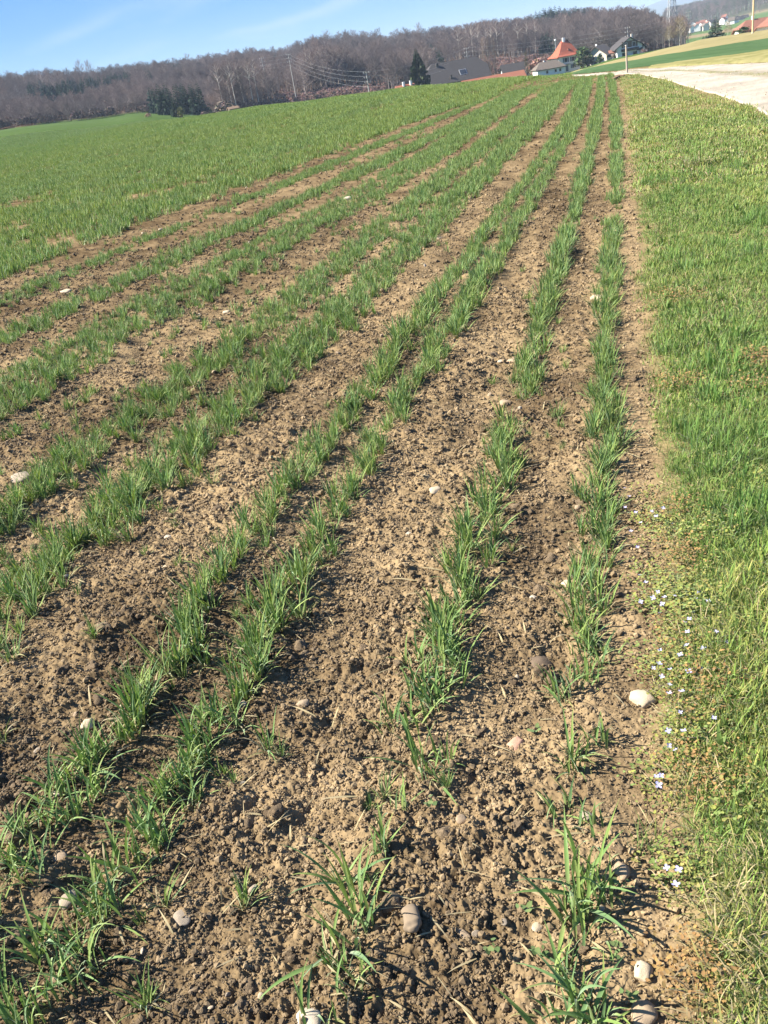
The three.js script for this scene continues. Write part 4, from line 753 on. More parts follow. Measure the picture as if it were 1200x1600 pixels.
// bare trees one can pick out
const paleGeos = Array.from({ length: 4 }, (_, i) => bareTree(1400 + i, { h: 22, bole: 0.62, width: 0.2, twigs: 0.6, bark: [0.44, 0.40, 0.36], tip: [0.16, 0.115, 0.105], thick: 0.95 }));
const bareGeos = Array.from({ length: 4 }, (_, i) => bareTree(1450 + i, { h: 18, bole: 0.28, width: 0.28, twigs: 0.9, bark: [0.17, 0.135, 0.115], tip: [0.19, 0.13, 0.11] }));
function bare(geo, h0, px, top, d, label, group, o = {}) { if (d >= 690) d = solveDistance(px, top, 18, d); const p = stand(px, d), h = clamp(topHeight(px, top, d, p), 3, 28); return plantTree('bare_tree', 'bare', geo, p, h, h0, label, 'tree', group, px, o.widen ?? 1); }
for (const [x, d] of [[492, 506], [499, 500], [509, 512], [512, 502], [520, 508], [524, 500], [528, 512], [531, 503], [536, 510], [539, 500], [543, 514], [547, 503]]) bare(paleGeos[x % 4], 22, x - 3, 68 + (x % 5), d, 'tall beech with pale bare trunk above the reddish slope', 'pale trunked beeches above the reddish slope');
for (const [x, d] of [[722, 585], [735, 590], [741, 580], [752, 588], [764, 582], [771, 592], [780, 585], [790, 588], [812, 584], [826, 590], [838, 582]]) bare(paleGeos[x % 4], 22, x, 34 - (x - 722) * 0.08 + (x % 4), d, 'tall pale trunked tree at the edge of the clearing behind the barn', 'pale trunked trees behind the barn');
for (const [x, d] of [[353, 432], [366, 436], [372, 430], [385, 438], [398, 432], [407, 437]]) bare(paleGeos[x % 4], 22, x, 92 - (x - 353) * 0.1, d, 'pale trunked tree at the wood edge right of the grey hut', 'pale trunks right of the grey hut');
for (const [x, t, d, l] of [[155, 90, 720, 'thin bare tree rising above the left skyline, left of a pair'], [168, 88, 720, 'thin bare tree rising above the left skyline, right of a pair'], [35, 113, 700, 'loose crowned bare tree on the far left skyline'], [14, 118, 700, 'bare tree at the left edge of the skyline'], [384, 76, 700, 'wispy bare tree breaking the skyline left of the poles'], [664, 33, 700, 'wispy bare tree breaking the skyline above the spruce'], [338, 147, 326, 'small bare birch beside the grey hut']]) bare(bareGeos[x % 4], 18, x, t, d, l, undefined, { widen: 0.9 });
{
  const pop = [0, 1, 2].map((i) => bareTree(1500 + i, { h: 20, bole: 0.1, width: 0.25, twigs: 1.1, columnar: true, bark: [0.2, 0.155, 0.13], tip: [0.2, 0.15, 0.12] }));
  [[757, 57, 425], [766, 54, 425], [773, 58, 425]].forEach(([x, t, d], i) => { const p = stand(x, d); plantTree('poplar_tree', 'bare', pop[i], p, topHeight(x - 4, t, d, p), 20, ['left', 'middle', 'right'][i] + ' one of three slender bare poplars behind the barn', 'tree', 'three bare poplars', i, 0.8); });
  const ivy = bareTree(1520, { h: 14, bole: 0.15, width: 0.22, twigs: 1.3, columnar: true, bark: [0.12, 0.115, 0.07], tip: [0.15, 0.125, 0.085] }); const p = stand(823, 372); plantTree('bare_tree', 'bare', ivy, p, topHeight(820, 78, 372, p), 14, 'dense twiggy tree between the slate roofed house and the white annex', 'tree', undefined, 1, 1.25);
  const birch = bareTree(1530, { h: 14, bole: 0.3, width: 0.26, twigs: 1.2, bark: [0.42, 0.38, 0.3], tip: [0.24, 0.19, 0.11] }); for (const [x, t, l] of [[1046, 40, 'pale bare tree left of the lattice pylon foot'], [1062, 27, 'pale bare tree right of the lattice pylon foot'], [1137, 33, 'pale budding tree between broad spruce and red roofs']]) { const d = x > 1100 ? 330 : 400, q = stand(x, d); plantTree('bare_tree', 'bare', birch, q, topHeight(x, t, d, q), 14, l, 'tree', undefined, x, 1.1); }
  const green = bush(1540, { r: 1.6, h: 2.6, n: 420, cols: [[0.04, 0.07, 0.025], [0.06, 0.095, 0.035], [0.03, 0.055, 0.02]] }), rust = bush(1541, { r: 2, h: 2.6, n: 380, cols: [[0.24, 0.13, 0.10], [0.28, 0.17, 0.13], [0.18, 0.11, 0.09]] }), lime = bush(1542, { r: 1.2, h: 2.6, n: 300, cols: [[0.13, 0.14, 0.05], [0.17, 0.17, 0.07]] }), grey = bush(1543, { r: 2, h: 2.6, n: 300, cols: [[0.11, 0.09, 0.075], [0.14, 0.115, 0.095]] });
  for (const [geo, x, t, d, l, w] of [[rust, 237, 178, 325, 'reddish bush at the field edge before the left wood', 1.3], [lime, 287, 167, 326, 'yellow green bush right of the dark spruce at the field edge', 1], [grey, 322, 174, 327, 'grey bush left of the short spruce by the hut', 1.2], [grey, 352, 160, 330, 'twiggy grey bush behind the hut', 1.5], [green, 910, 77, 385, 'rounded evergreen between the red roofed house and the dark roofed house', 1.0], [green, 937, 86, 372, 'evergreen bush before the dark roofed house', 0.9], [rust, 1005, 77, 380, 'small rusty bush at the field edge right of the chalet', 1.3], [green, 860, 96, 410, 'dark bush behind the white annex', 1.3], [green, 1163, 43, 322, 'dark bush left of the red roofs', 1.4], [rust, 838, 95, 395, 'reddish bush left of the white annex', 1.2], [grey, 943, 77, 400, 'bare greyish bush behind the dark roofed house', 1.2]]) { const q = stand(x, d), h = Math.max(1.2, topHeight(x, t, d, q)); plantTree('bush', 'bush', geo, q, h, 2.6, l, 'bush', undefined, x, w, barkMat); }
  const wall = bush(1550, { r: 1, h: 2, n: 300, cols: [[0.06, 0.07, 0.035], [0.09, 0.085, 0.05]] }); const q = stand(917, 376), m = plantTree('hedge', 'bush', wall, q, 3.2, 2, 'clipped hedge between the evergreens and the dark roofed house', 'hedge', undefined, 0.3, 1, barkMat); m.scale.set(5, 1.7, 1.5);
}

/* ------------------------------------------------------------ buildings */
const tone = (r, g, b, o = {}) => std({ color: rgb(r, g, b), roughness: 0.9, ...o });
const tileTex = noiseTexture(256, (u, v) => { const n = 0.7 + 0.45 * (fbm(mirror(u) * 24, mirror(v) * 24, 4) - 0.5) + (Math.floor(v * 32) % 2 ? 0.04 : -0.04); return [n, n, n]; });
const M = { white: tone(0.8, 0.79, 0.77), cream: tone(0.66, 0.6, 0.5), grey: tone(0.42, 0.41, 0.4), wood: tone(0.16, 0.105, 0.065), darkWood: tone(0.07, 0.05, 0.04), slate: tone(0.065, 0.058, 0.058, { map: tileTex }), brownRoof: tone(0.16, 0.13, 0.105, { map: tileTex }), red: tone(0.42, 0.11, 0.058, { map: tileTex }), orange: tone(0.44, 0.16, 0.09, { map: tileTex }), rust: tone(0.30, 0.13, 0.09, { map: tileTex }), glass: tone(0.03, 0.035, 0.045, { roughness: 0.15 }), shutter: tone(0.12, 0.15, 0.2), metal: tone(0.45, 0.46, 0.47, { roughness: 0.5, metalness: 0.4 }), steel: tone(0.36, 0.38, 0.4, { roughness: 0.6 }), pole: tone(0.36, 0.31, 0.25), paleWood: tone(0.55, 0.42, 0.24), porcelain: tone(0.6, 0.58, 0.55, { roughness: 0.4 }), paleMast: tone(0.42, 0.4, 0.37), wire: tone(0.62, 0.62, 0.63, { roughness: 0.5 }) };
function quadGeo(quads) {                                                 // list of polygons (3 or 4 Vector3 each)
  const pos = [], uv = [], idx = []; for (const q of quads) { const s = pos.length / 3, n = q[1].clone().sub(q[0]).cross(q[2].clone().sub(q[0])).normalize(); const ux = Math.abs(n.y) > 0.98 ? V(1, 0, 0) : V(0, 1, 0).cross(n).normalize(), uy = n.clone().cross(ux); for (const p of q) { pos.push(p.x, p.y, p.z); uv.push(p.dot(ux) * 0.12, p.dot(uy) * 0.12); } idx.push(s, s + 1, s + 2); if (q.length > 3) idx.push(s, s + 2, s + 3); }
  const g = new THREE.BufferGeometry(); g.setAttribute('position', new THREE.Float32BufferAttribute(pos, 3)); g.setAttribute('uv', new THREE.Float32BufferAttribute(uv, 2)); g.setIndex(idx); g.computeVertexNormals(); return g;
}
const box = (w, h, d, x = 0, y = 0, z = 0) => new THREE.BoxGeometry(w, h, d).translate(x, y + h / 2, z);
// roof as a shell: gable, half hip (hip 0..1) along x; L ridge direction length, D depth, eave height e, ridge height r, overhang o
function roofGeo(L, D, e, r, o, hip = 0, hipRun = 0, th = 0.25) {
  const l = L / 2 + o, d = D / 2 + o, slope = (r - e) / (D / 2), ye = e - slope * o, q = [];
  const shell = (off) => {
    const R0 = V(-l + hipRun, r + off, 0), R1 = V(l - hipRun, r + off, 0), yh = lerp(ye, r, 1 - hip) + off, dh = d * hip;
    const out = { R0, R1, A: V(-l, ye + off, -d), B: V(l, ye + off, -d), C: V(l, ye + off, d), E: V(-l, ye + off, d), A2: V(-l, yh, -dh), B2: V(l, yh, -dh), C2: V(l, yh, dh), E2: V(-l, yh, dh) }; return out;
  };
  const t = shell(th), b = shell(0);
  for (const [s, f] of [[t, 1], [b, -1]]) { const push = (...v) => q.push(f > 0 ? v : v.reverse());
    if (hip > 0) { push(s.E, s.C, s.C2, s.E2); push(s.E2, s.C2, s.R1, s.R0); push(s.B, s.A, s.A2, s.B2); push(s.B2, s.A2, s.R0, s.R1); push(s.A2, s.E2, s.R0); push(s.C2, s.B2, s.R1); }
    else { push(s.E, s.C, s.R1, s.R0); push(s.B, s.A, s.R0, s.R1); } }
  const rim = hip > 0 ? ['E', 'C', 'C2', 'B2', 'B', 'A', 'A2', 'E2'] : ['E', 'C', 'R1', 'B', 'A', 'R0'];
  for (let i = 0; i < rim.length; i++) { const a = rim[i], c = rim[(i + 1) % rim.length]; q.push([b[a], b[c], t[c], t[a]]); }
  return quadGeo(q);
}
function wallsGeo(L, D, e, r, hip = 0) {
  const l = L / 2, d = D / 2, top = hip > 0 ? lerp(e, r, 1 - hip) : r, dh = hip > 0 ? d * hip : 0.02, y0 = -1.5, q = [];
  q.push([V(-l, y0, d), V(l, y0, d), V(l, e, d), V(-l, e, d)], [V(l, y0, -d), V(-l, y0, -d), V(-l, e, -d), V(l, e, -d)]);
  for (const s of [-1, 1]) { q.push([V(s * l, y0, s * d), V(s * l, y0, -s * d), V(s * l, e, -s * d), V(s * l, e, s * d)]); q.push([V(s * l, e, s * d), V(s * l, e, -s * d), V(s * l, top - 0.05, -s * dh), V(s * l, top - 0.05, s * dh)]); }
  return quadGeo(q);
}
function opening(g, name, w, h, x, y, z, side, mat = M.glass, frame = M.white) {   // side: 'front' (+z), 'left' (-x), 'right' (+x)
  const o = new THREE.Group(); o.name = name; g.add(o); mesh('frame', box(w + 0.24, h + 0.24, 0.1, 0, -0.12, 0), frame, o); mesh(name === 'door' ? 'leaf' : 'pane', box(w, h, 0.12, 0, 0, 0.02), mat, o);
  o.position.set(x, y, z); o.rotation.y = side === 'left' ? -Math.PI / 2 : side === 'right' ? Math.PI / 2 : 0; return o;
}
function house(name, label, spot, turn, { L, D, e, r, o = 0.6, hip = 0, hipRun = 0, wall = M.white, roof = M.slate, sink = 0 }, category = 'house', group) {
  const g = base(name, label, category, group); g.position.copy(spot); g.position.y -= sink; g.rotation.y = turn; mesh('wall', wallsGeo(L, D, e, r, hip), wall, g); mesh('roof', roofGeo(L, D, e, r, o, hip, hipRun), roof, g); return g;
}
const face = (px) => -azOf(px);                                           // turn that makes a front look at the viewer
{ // big barn
  const p = stand(712, 395, 125), g = house('barn', 'large barn with dark half hipped roof and white gable beside the spruce', p, face(712) + 0.30, { L: 24, D: 13, e: 3.6, r: 10.2, o: 1.0, hip: 0.42, hipRun: 3.6, roof: M.slate }, 'barn');
  const roof = g.children[1]; mesh('chimney', box(0.9, 1.8, 0.9, -7.5, 8.6, 1.2), M.slate, roof); mesh('chimney', box(0.6, 1.6, 0.6, -3.6, 3.9, 6), M.slate, roof);
  const dm = new THREE.Group(); dm.name = 'skylight'; roof.add(dm); mesh('frame', box(3.0, 0.16, 2.6), M.metal, dm); mesh('pane', box(2.6, 0.1, 2.2, 0, 0.13, 0), M.glass, dm); dm.position.set(2.0, 5.75, 4.55); dm.rotation.x = Math.atan2(6.6, 6.5);
  opening(g, 'window', 1.6, 2.6, -12.02, 2.2, 1.0, 'left', M.metal);
}
{ const p = stand(632, 350, 130), g = house('farmhouse', 'low building with orange tile roof and two chimneys left of the spruce', p, face(635) + 0.35, { L: 6.2, D: 8, e: 2.6, r: 5.4, roof: M.orange }); g.position.y = EYE + 350 * tanOf(632, 132.5) - 5.6; for (const x of [-0.6, 2.2]) mesh('chimney', box(0.7, 1.7, 0.7, x, 4.9, 0.5), M.white, g.children[1]); }
{ const p = stand(770, 368, 118), g = house('shed', 'long low shed with red tile roof in front of the barn', p, face(770) + 0.34, { L: 24, D: 7, e: 2.6, r: 5.6, o: 0.5, roof: M.orange, wall: M.darkWood }, 'shed'); g.position.y = EYE + 368 * tanOf(768, 119) - 5.6; mesh('door', box(2.4, 2.2, 0.1, 8, 0, 3.55), M.wood, g); }
{ const p = stand(802, 405, 108), g = house('slate_house', 'house with plain slate grey gable roof behind the red shed', p, face(802) + 0.25, { L: 9.5, D: 11, e: 3.5, r: 9.4, o: 0.7, roof: M.slate }); g.position.y = EYE + 405 * tanOf(800, 100) - 9.4; opening(g, 'window', 1.0, 1.2, 0.5, 1.4, 5.56, 'front');
  const q = stand(812, 385, 115), a = house('outbuilding', 'small outbuilding with pitched grey roof below the slate grey roof', q, face(812) + 1.0, { L: 6, D: 5, e: 2.4, r: 4.4, roof: M.brownRoof, wall: M.grey }, 'shed'); a.position.y = EYE + 385 * tanOf(812, 112) - 4.4; }
{ // white annex
  const p = stand(857, 378, 112), g = house('annex', 'long low white annex with brown hipped roof left of the red roofed house', p, face(857) + 0.30, { L: 10.5, D: 6.5, e: 3.0, r: 5.2, o: 0.6, hip: 0.9, hipRun: 2.6, roof: M.brownRoof }); g.position.y = EYE + 378 * tanOf(858, 117) - 0.6;
  for (const x of [-1.5, 1.8, 3.6]) opening(g, 'window', 0.8, 1.0, x, 1.3, 3.27, 'front'); mesh('chimney', box(0.5, 1.2, 0.5, -1.5, 4.6, 0), M.white, g.children[1]); }
{ // house with the flared red roof
  const p = stand(884, 396, 105), g = base('villa', 'white two storey house with steep flared red roof', 'house'); g.position.copy(p); g.position.y = EYE + 396 * tanOf(884, 108) - 0.4; g.rotation.y = face(884) + 0.42;
  mesh('wall', box(8.6, 6.4, 7.6, 0, -0.8, 0), M.white, g);
  const rings = [[5.55, 5.05, 4.95], [5.5, 5.0, 5.15], [4.5, 4.0, 5.75], [3.6, 3.1, 6.75], [2.7, 2.1, 8.2], [1.7, 0.9, 9.9], [1.25, 0.06, 10.6]], q = [];
  for (let i = 0; i < rings.length - 1; i++) { const [a, b, y] = rings[i], [c, d, z] = rings[i + 1], P = [[-1, 1], [1, 1], [1, -1], [-1, -1]]; for (let k = 0; k < 4; k++) { const s = P[k], t = P[(k + 1) % 4]; q.push([V(s[0] * a, y, s[1] * b), V(t[0] * a, y, t[1] * b), V(t[0] * c, z, t[1] * d), V(s[0] * c, z, s[1] * d)]); } }
  q.push([V(-5.55, 4.95, -5.05), V(5.55, 4.95, -5.05), V(5.55, 4.95, 5.05), V(-5.55, 4.95, 5.05)]);
  const roof = mesh('roof', quadGeo(q), M.red, g); mesh('chimney', box(0.8, 1.7, 0.8, -0.5, 9.9, 0.3), M.white, roof); mesh('chimney', box(0.5, 0.9, 0.5, 0.9, 10.0, 0.2), M.slate, roof); mesh('dormer', box(0.7, 0.6, 0.9, 0.3, 7.0, 2.7), M.rust, roof);
  for (const x of [-1.5, 1.6]) { const w = opening(g, 'window', 1.0, 1.5, x, 3.0, 3.82, 'front'); for (const s of [-1, 1]) mesh('shutter', box(0.6, 1.6, 0.1, s * 0.95, -0.05, 0.02), M.shutter, w); }
  const w = opening(g, 'window', 1.0, 1.4, 1.6, 0.6, 3.82, 'front'); for (const s of [-1, 1]) mesh('shutter', box(0.55, 1.5, 0.1, s * 0.9, -0.05, 0.02), M.shutter, w);
  opening(g, 'door', 1.1, 2.1, -1.2, -0.3, 3.82, 'front', M.shutter); mesh('porch_roof', box(2.2, 0.15, 1.2, -1.2, 2.1, 4.3), M.brownRoof, g);
  for (const z of [-1.6, 1.4]) opening(g, 'window', 0.9, 1.3, -4.32, 3.1, z, 'left'); }
{ // dark roofed house
  const p = stand(938, 392, 97), g = house('dark_roofed_house', 'pale house with dark gable roof right of the evergreen', p, face(938) - 0.25, { L: 9, D: 8.4, e: 3.6, r: 6.6, o: 0.9, roof: M.brownRoof, wall: M.cream }); g.rotation.y = face(938) + Math.PI / 2 - 0.35; g.position.y = EYE + 392 * tanOf(940, 99.5) - 0.3; mesh('chimney', box(0.6, 1.8, 0.6, 1.0, 5.6, -1.8), M.white, g.children[1]);
  opening(g, 'window', 1.0, 1.2, -4.52, 3.0, -1.6, 'left'); opening(g, 'window', 1.0, 1.2, -4.52, 3.0, 1.6, 'left'); opening(g, 'window', 1.0, 1.2, -4.52, 0.9, 1.6, 'left'); const e = house('carport', 'low lean to extension right of the dark roofed house', stand(949, 390, 94), face(949) - 0.2, { L: 4.5, D: 5, e: 2.4, r: 3.6, roof: M.brownRoof, wall: M.cream }, 'shed'); e.position.y = EYE + 390 * tanOf(949, 97.5) - 0.3; }
{ // chalet
  const p = stand(979, 392, 92), g = house('chalet', 'white chalet with wide dark gable roof and balcony near the power pole', p, face(979) + Math.PI / 2 + 0.25, { L: 10, D: 9.6, e: 4.2, r: 7.2, o: 1.2, roof: M.slate }); g.position.y = EYE + 392 * tanOf(976, 91) - 0.2;
  mesh('gable_cladding', box(0.14, 2.2, 6.0, -5.04, 3.9, 0), M.wood, g); mesh('balcony', box(1.2, 0.9, 6.4, -5.6, 2.7, 0), M.darkWood, g); for (const z of [-1.6, 1.6]) opening(g, 'window', 1.2, 1.5, -5.13, 4.0, z, 'left'); for (const z of [-2.2, 2.0]) opening(g, 'window', 1.5, 1.7, -5.02, 0.5, z, 'left'); mesh('chimney', box(0.7, 1.6, 0.7, 0, 6.6, 2.2), M.cream, g.children[1]);
  const v = house('veranda', 'glazed veranda with red lean to roof at the left of the chalet', stand(961, 390, 93), face(961) + 0.1, { L: 4.2, D: 3.4, e: 2.5, r: 3.3, o: 0.35, roof: M.rust }, 'veranda'); v.position.y = EYE + 390 * tanOf(961, 92.5) - 0.2; opening(v, 'window', 2.2, 1.5, 0.4, 0.6, 1.72, 'front', M.wood);
  const x = house('garage', 'low grey garage with dark roof right of the chalet', stand(995, 391, 88), face(995) - 0.3, { L: 5, D: 5, e: 2.6, r: 4.2, roof: M.slate, wall: M.cream }, 'garage'); x.position.y = EYE + 391 * tanOf(995, 87.5) - 0.2; mesh('door', box(2.4, 2.0, 0.1, 0, 0, 2.53), M.shutter, x); }
{ // red roofs at the right
  const g = house('farmhouse', 'farmhouse with long brownish red hipped roof and white gable at the right', stand(1185, 350, 50), face(1185) + 0.4, { L: 13, D: 10, e: 3.2, r: 7.0, o: 0.8, hip: 0.5, hipRun: 3.0, roof: M.rust }); g.position.y = EYE + 350 * tanOf(1178, 31) - 7.0; mesh('chimney', box(0.7, 1.6, 0.7, -2, 6.6, 0), M.white, g.children[1]); opening(g, 'window', 0.8, 1, 1, 4.6, 4.9, 'front');
  const h = house('farmhouse', 'red roofed house cut by the right edge of the picture', stand(1212, 345, 44), face(1212) + 1.1, { L: 12, D: 10, e: 3.4, r: 8, o: 0.9, hip: 0.5, hipRun: 3, roof: M.rust }); h.position.y = EYE + 345 * tanOf(1205, 25) - 8; opening(h, 'window', 1, 1.2, 0, 1, 5.03, 'front'); }
{ const g = house('hut', 'small grey wooden hut at the field edge before the wood', stand(363, 322, 165), face(363) + 0.3, { L: 3.2, D: 3, e: 2.3, r: 2.9, o: 0.25, roof: M.wood, wall: tone(0.13, 0.105, 0.09) }, 'hut'); g.position.y = EYE + 322 * tanOf(363, 167.5) - 2.9; mesh('door', box(0.9, 1.8, 0.08, 0, 0, 1.54), M.darkWood, g); }
{ // village across the valley
  const R = rng(61), wallM = [M.white, M.cream, M.white], roofM = [M.brownRoof, M.slate, M.brownRoof, M.rust];
  const spots = [[1077, 46, 1130], [1083, 40, 1220], [1089, 43.5, 1150], [1093, 39, 1230], [1097, 41, 1180], [1104, 39, 1200], [1108, 36, 1260], [1112, 38, 1200], [1075, 41, 1260], [1099, 37, 1290], [1132, 28, 1330], [1138, 34, 1200], [1143, 34, 1190], [1147, 33, 1210], [1151, 30, 1280], [1157, 31, 1250], [1164, 29, 1280], [1179, 24, 1350], [1184, 22, 1380], [1190, 22.5, 1350], [1194, 9, 1620], [1188, 10, 1600], [1199, 9, 1600], [1193, 17, 1460], [1200, 22, 1340], [1086, 44, 1160], [1101, 43, 1150], [1130, 33, 1240]];
  spots.forEach(([px, py, d]) => { const b = V(...[0, 0, 0]); const [x, z] = polar(azOf(px, py), d); b.set(x, H(x, z), z); const w = 8 + 5 * R(), g = house('village_house', 'tiny pale gabled house in the far valley village', b, R() * 3, { L: w, D: 8 + 2 * R(), e: 4.5 + 1.5 * R(), r: 8.5 + 1.5 * R(), o: 0.6, wall: wallM[Math.floor(R() * 3)], roof: roofM[Math.floor(R() * 4)] }, 'house', 'houses of the far village'); g.scale.setScalar(0.7); g.position.y = EYE + d * tanOf(px, py) - 2.5; });
}

/* ------------------------------------------------------------ poles, wires, pylon, posts */
const wires = [];
function powerPole(px, d, topPy, label, basePy) {
  const p = stand(px, d, basePy), top = EYE + d * tanOf(px, topPy), h = Math.max(7, top - p.y), g = base('power_pole', label, 'pole', undefined); g.position.set(p.x, top - h - 0.1, p.z);
  mesh('post', new THREE.CylinderGeometry(0.13, 0.19, h + 0.1, 8).translate(0, (h + 0.1) / 2, 0), M.paleMast, g);
  const arms = []; for (let k = 0; k < 3; k++) { const y = h - 0.4 - k * 1.5, a = mesh('crossarm', box(2.0, 0.14, 0.14, 0, y, 0), M.pole, g); for (const s of [-1, 1]) mesh('insulator', new THREE.CylinderGeometry(0.08, 0.11, 0.3, 6).translate(s * 0.9, y + 0.3, 0), M.porcelain, a); arms.push(V(p.x, g.position.y + y + 0.45, p.z)); }
  arms.push(V(p.x, g.position.y + h - 0.4 - 4.2, p.z));
  return arms;
}
const line = [
  powerPole(415, 455, 89, 'left of two pale power poles on the slope of the wood', 124), powerPole(457, 450, 83, 'right of two pale power poles on the slope of the wood', 122),
  powerPole(577, 330, 111, 'pale power pole at the field edge left of the orange roofed building', 147), powerPole(731, 412, 74, 'power pole with crossarms rising behind the barn ridge', 100),
  powerPole(981, 405, 42, 'power pole rising behind the chalet roof', 70), powerPole(1075, 470, 18, 'power pole right of the pale trees by the pylon', 64)];
const names = ['between the two poles on the wooded slope', 'from the wooded slope down to the field edge pole', 'from the field edge pole to the pole behind the barn', 'from the barn pole over the red roofed house to the chalet pole', 'from the chalet pole towards the pylon'];
for (let i = 0; i < line.length - 1; i++) for (let k = 0; k < 4; k++) {
  const a = line[i][k], b = line[i + 1][k], n = 14, sag = a.distanceTo(b) * 0.016, pts = Array.from({ length: n + 1 }, (_, j) => { const t = j / n; return a.clone().lerp(b, t).add(V(0, -4 * sag * t * (1 - t), 0)); });
  const m = mesh('power_line', new THREE.TubeGeometry(new THREE.CatmullRomCurve3(pts), 20, 0.016, 4), M.steel); tag(m, ['top', 'second', 'third', 'lowest'][k] + ' wire ' + names[i], 'wire', 'wires ' + names[i]);
}
{ const p = stand(999, 396, 82), top = EYE + 396 * tanOf(1000, 63), g = base('telephone_pole', 'short dark telephone pole right of the chalet', 'pole'); g.position.set(p.x, p.y - 0.2, p.z); mesh('post', new THREE.CylinderGeometry(0.16, 0.2, top - p.y + 0.2, 7).translate(0, (top - p.y + 0.2) / 2, 0), M.pole, g); mesh('cap', new THREE.CylinderGeometry(0.3, 0.3, 0.4, 7).translate(0, top - p.y, 0), M.pole, g); }
{ const p = stand(869, 418, 90), top = EYE + 418 * tanOf(867, 62), g = base('street_lamp', 'street lamp with pale head left of the red roof', 'lamp'); g.position.set(p.x, p.y - 0.2, p.z); const h = top - p.y; mesh('post', new THREE.CylinderGeometry(0.09, 0.13, h, 7).translate(0, h / 2, 0), M.metal, g); mesh('lamp_head', new THREE.SphereGeometry(0.42, 10, 8).translate(0, h, 0), M.white, g); }
{ const p = stand(1176, 190, 48), g = base('wooden_mast', 'tall pale wooden mast at the field edge before the red roofs', 'mast'); g.position.set(p.x, p.y - 0.3, p.z); const d = Math.hypot(p.x, p.z), r = 1.35 / 1540 * d; mesh('post', new THREE.CylinderGeometry(r * 0.8, r, 11, 10).translate(0, 5.5, 0), M.paleWood, g); mesh('bracket', box(0.9, 0.14, 0.14, 0, 10.3, 0), M.metal, g); mesh('footing', new THREE.CylinderGeometry(r * 1.5, r * 1.6, 0.7, 8).translate(0, 0.1, 0), M.grey, g); }
{ // field post at the bend of the track
  const p = hit(980, 117), g = base('marker_post', 'weathered wooden marker post in the grass at the bend of the track', 'post'); g.position.set(p.x, ground(p.x, p.z) - 0.05, p.z); g.rotation.z = 0.015; const d = Math.hypot(p.x, p.z), h = d * (tanOf(979, 73) - tanOf(980, 117)) + 0.05;
  const post = new THREE.CylinderGeometry(0.026, 0.034, h, 9, 6).translate(0, h / 2, 0), q = post.getAttribute('position'); for (let i = 0; i < q.count; i++) q.setX(i, q.getX(i) + 0.006 * (fbm(q.getY(i) * 6, q.getZ(i) * 30, 2) - 0.5)); mesh('post', post, M.pole, g); mesh('cap', new THREE.CylinderGeometry(0.036, 0.036, 0.03, 9).translate(0, h, 0), M.grey, g);
  for (const [px, py, w, l] of [[962, 124, 0.22, 'flat broken board lying in the grass before the marker post'], [970, 122, 0.16, 'small flat board behind the broken board in the grass']]) { const s = hit(px, py), m = mesh('board', new THREE.BoxGeometry(w * 1.4, 0.05, 0.1, 4, 1, 1), M.wood); m.position.set(s.x, ground(s.x, s.z) + 0.045, s.z); m.rotation.set(0.05, px, 0.08); tag(m, l, 'board'); } }
{ // lattice pylon
  const p = stand(1050, 470, 70), g = base('lattice_pylon', 'tall grey lattice pylon rising out of the picture beside pale trees', 'pylon'); g.position.set(p.x, p.y - 0.3, p.z); g.rotation.y = face(1050) + 0.35; const Ht = 44, half = (y) => lerp(2.6, 0.5, Math.min(1, y / 30));
  const bar = (a, b, r = 0.09) => { const o = fresh(); tube(o, a, b, r, r, 4, [1, 1, 1]); const q = built(o); q.deleteAttribute('color'); return q; };
  for (const [sx, sz] of [[-1, -1], [1, -1], [1, 1], [-1, 1]]) mesh('leg', mergeGeometries([bar(V(sx * half(0), 0, sz * half(0)), V(sx * 0.5, 30, sz * 0.5), 0.14), bar(V(sx * 0.5, 30, sz * 0.5), V(sx * 0.25, Ht, sz * 0.25), 0.12)]), M.steel, g);
  for (let s = 0; s < 4; s++) { const parts = []; for (let y = 0; y < Ht - 2; y += Math.max(1.6, half(y) * 1.7)) { const y2 = Math.min(Ht, y + Math.max(1.6, half(y) * 1.7)), a = half(y), b = half(y2), c = s % 2, f = s < 2 ? 1 : -1, P = (u, r, yy) => c ? V(f * r, yy, u * r) : V(u * r, yy, f * r); parts.push(bar(P(-1, a, y), P(1, b, y2), 0.06), bar(P(1, a, y), P(-1, b, y2), 0.06), bar(P(-1, b, y2), P(1, b, y2), 0.06)); } mesh('bracing', mergeGeometries(parts), M.steel, g); }
  for (const y of [26, 31.5, 37]) for (const s of [-1, 1]) { const w = y === 31.5 ? 7.5 : 5.8, arm = mesh('crossarm', mergeGeometries([bar(V(0, y, 0.45), V(s * w, y + 0.3, 0)), bar(V(0, y, -0.45), V(s * w, y + 0.3, 0)), bar(V(0, y + 1.6, 0), V(s * w, y + 0.3, 0))]), M.steel, g); mesh('insulator', new THREE.CylinderGeometry(0.16, 0.16, 2, 6).translate(s * w, y - 0.8, 0), M.darkWood, arm); } }
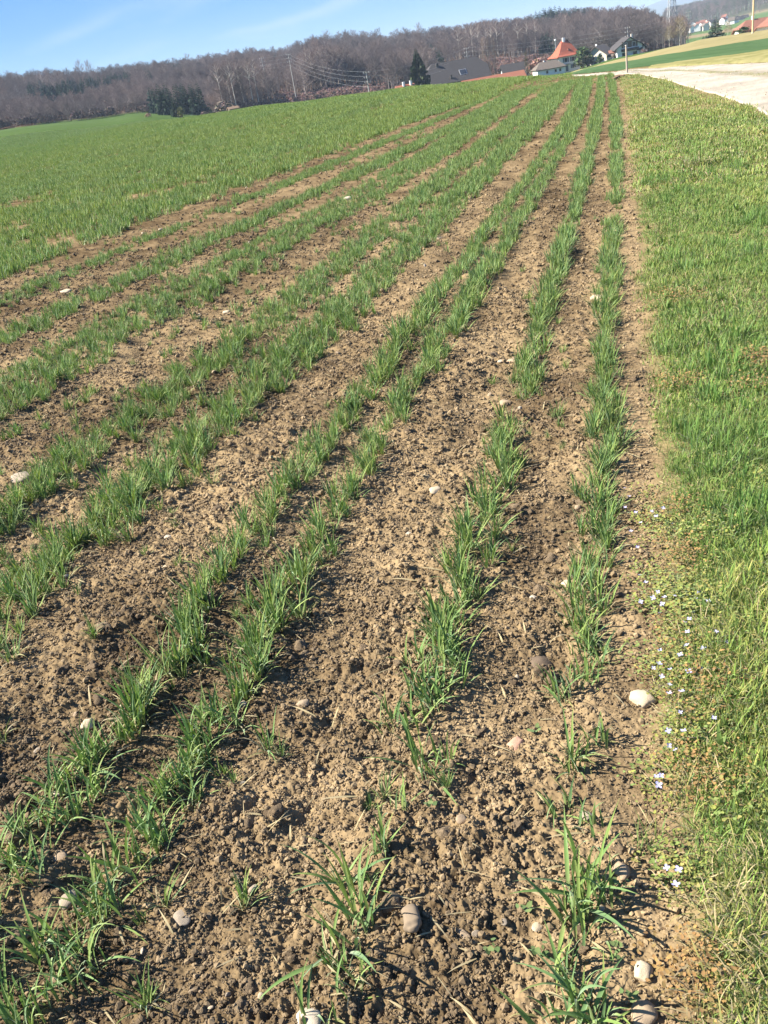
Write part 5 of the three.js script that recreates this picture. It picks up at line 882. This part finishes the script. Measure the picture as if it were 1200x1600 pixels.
{ // pale parked car below the slate roof
  const p = stand(807, 362, 122), g = base('parked_car', 'silver parked car below the slate roofed house', 'car'); g.position.set(p.x, EYE + 362 * tanOf(807, 122) - 0.5, p.z); g.position.y = p.y; g.rotation.y = 0.4; const sh = new THREE.Shape(); [[-2.1, 0.3], [2.1, 0.3], [2.1, 0.75], [1.2, 0.9], [0.5, 1.4], [-1.2, 1.4], [-2.0, 0.9]].forEach(([x, y], i) => i ? sh.lineTo(x, y) : sh.moveTo(x, y)); mesh('body', new THREE.ExtrudeGeometry(sh, { depth: 1.6, bevelSize: 0.06, bevelThickness: 0.06, bevelSegments: 2 }).translate(0, 0, -0.8), M.metal, g); mesh('window', box(1.4, 0.36, 1.74, -0.35, 0.95, 0), M.glass, g); for (const x of [-1.3, 1.3]) for (const z of [-0.78, 0.78]) mesh('wheel', new THREE.CylinderGeometry(0.32, 0.32, 0.2, 14).rotateX(Math.PI / 2).translate(x, 0.32, z), M.glass, g); }

/* ------------------------------------------------------------ far hills */
function ridge(name, d, prof, depth, col) {                              // prof: skyline as [photo column, row]; a real hill body at distance d
  const n = 90, m = 10, pos = [], c = [], idx = [], x0 = prof[0][0], x1 = prof[prof.length - 1][0];
  for (let i = 0; i <= n; i++) for (let j = 0; j <= m; j++) { const px = lerp(x0, x1, i / n), t = j / m, az = azOf(px), dd = d + depth * (t - 0.5), rise = Math.sin(Math.PI * clamp(t * 1.0)), top = EYE + d * tanOf(px, table(prof, px)) + d * 0.0012 * (fbm(px * 0.05, 3, 3) - 0.5), [x, z] = polar(az, dd); const y = lerp(-60, top, Math.pow(rise, 0.8)) * (1 - 0.12 * fbm(x * 0.002, z * 0.002, 3) * (t < 0.5 ? 1 - rise : 1)); pos.push(x, y, z); const v = fbm(x * 0.004, z * 0.004, 4); c.push(...col.map((q) => q * (0.7 + 0.6 * v))); if (i && j) { const a = (i - 1) * (m + 1) + j - 1; idx.push(a, a + 1, a + m + 1, a + 1, a + m + 2, a + m + 1); } }
  const g = new THREE.BufferGeometry(); g.setAttribute('position', new THREE.Float32BufferAttribute(pos, 3)); g.setAttribute('color', new THREE.Float32BufferAttribute(c, 3)); g.setIndex(idx); g.computeVertexNormals(); structure(name, g, landMat);
}
ridge('hills', 5600, [[960, 28], [1040, 24], [1080, 17], [1120, 8], [1150, 3], [1200, -4], [1300, -20], [1450, -40]], 1600, [0.07, 0.085, 0.055]);
ridge('mountain', 9500, [[900, 34], [980, 20], [1015, 8], [1040, -3], [1070, -9], [1110, -12], [1200, -24], [1320, -50], [1480, -80]], 2800, [0.07, 0.085, 0.06]);

renderer.render(scene, camera);
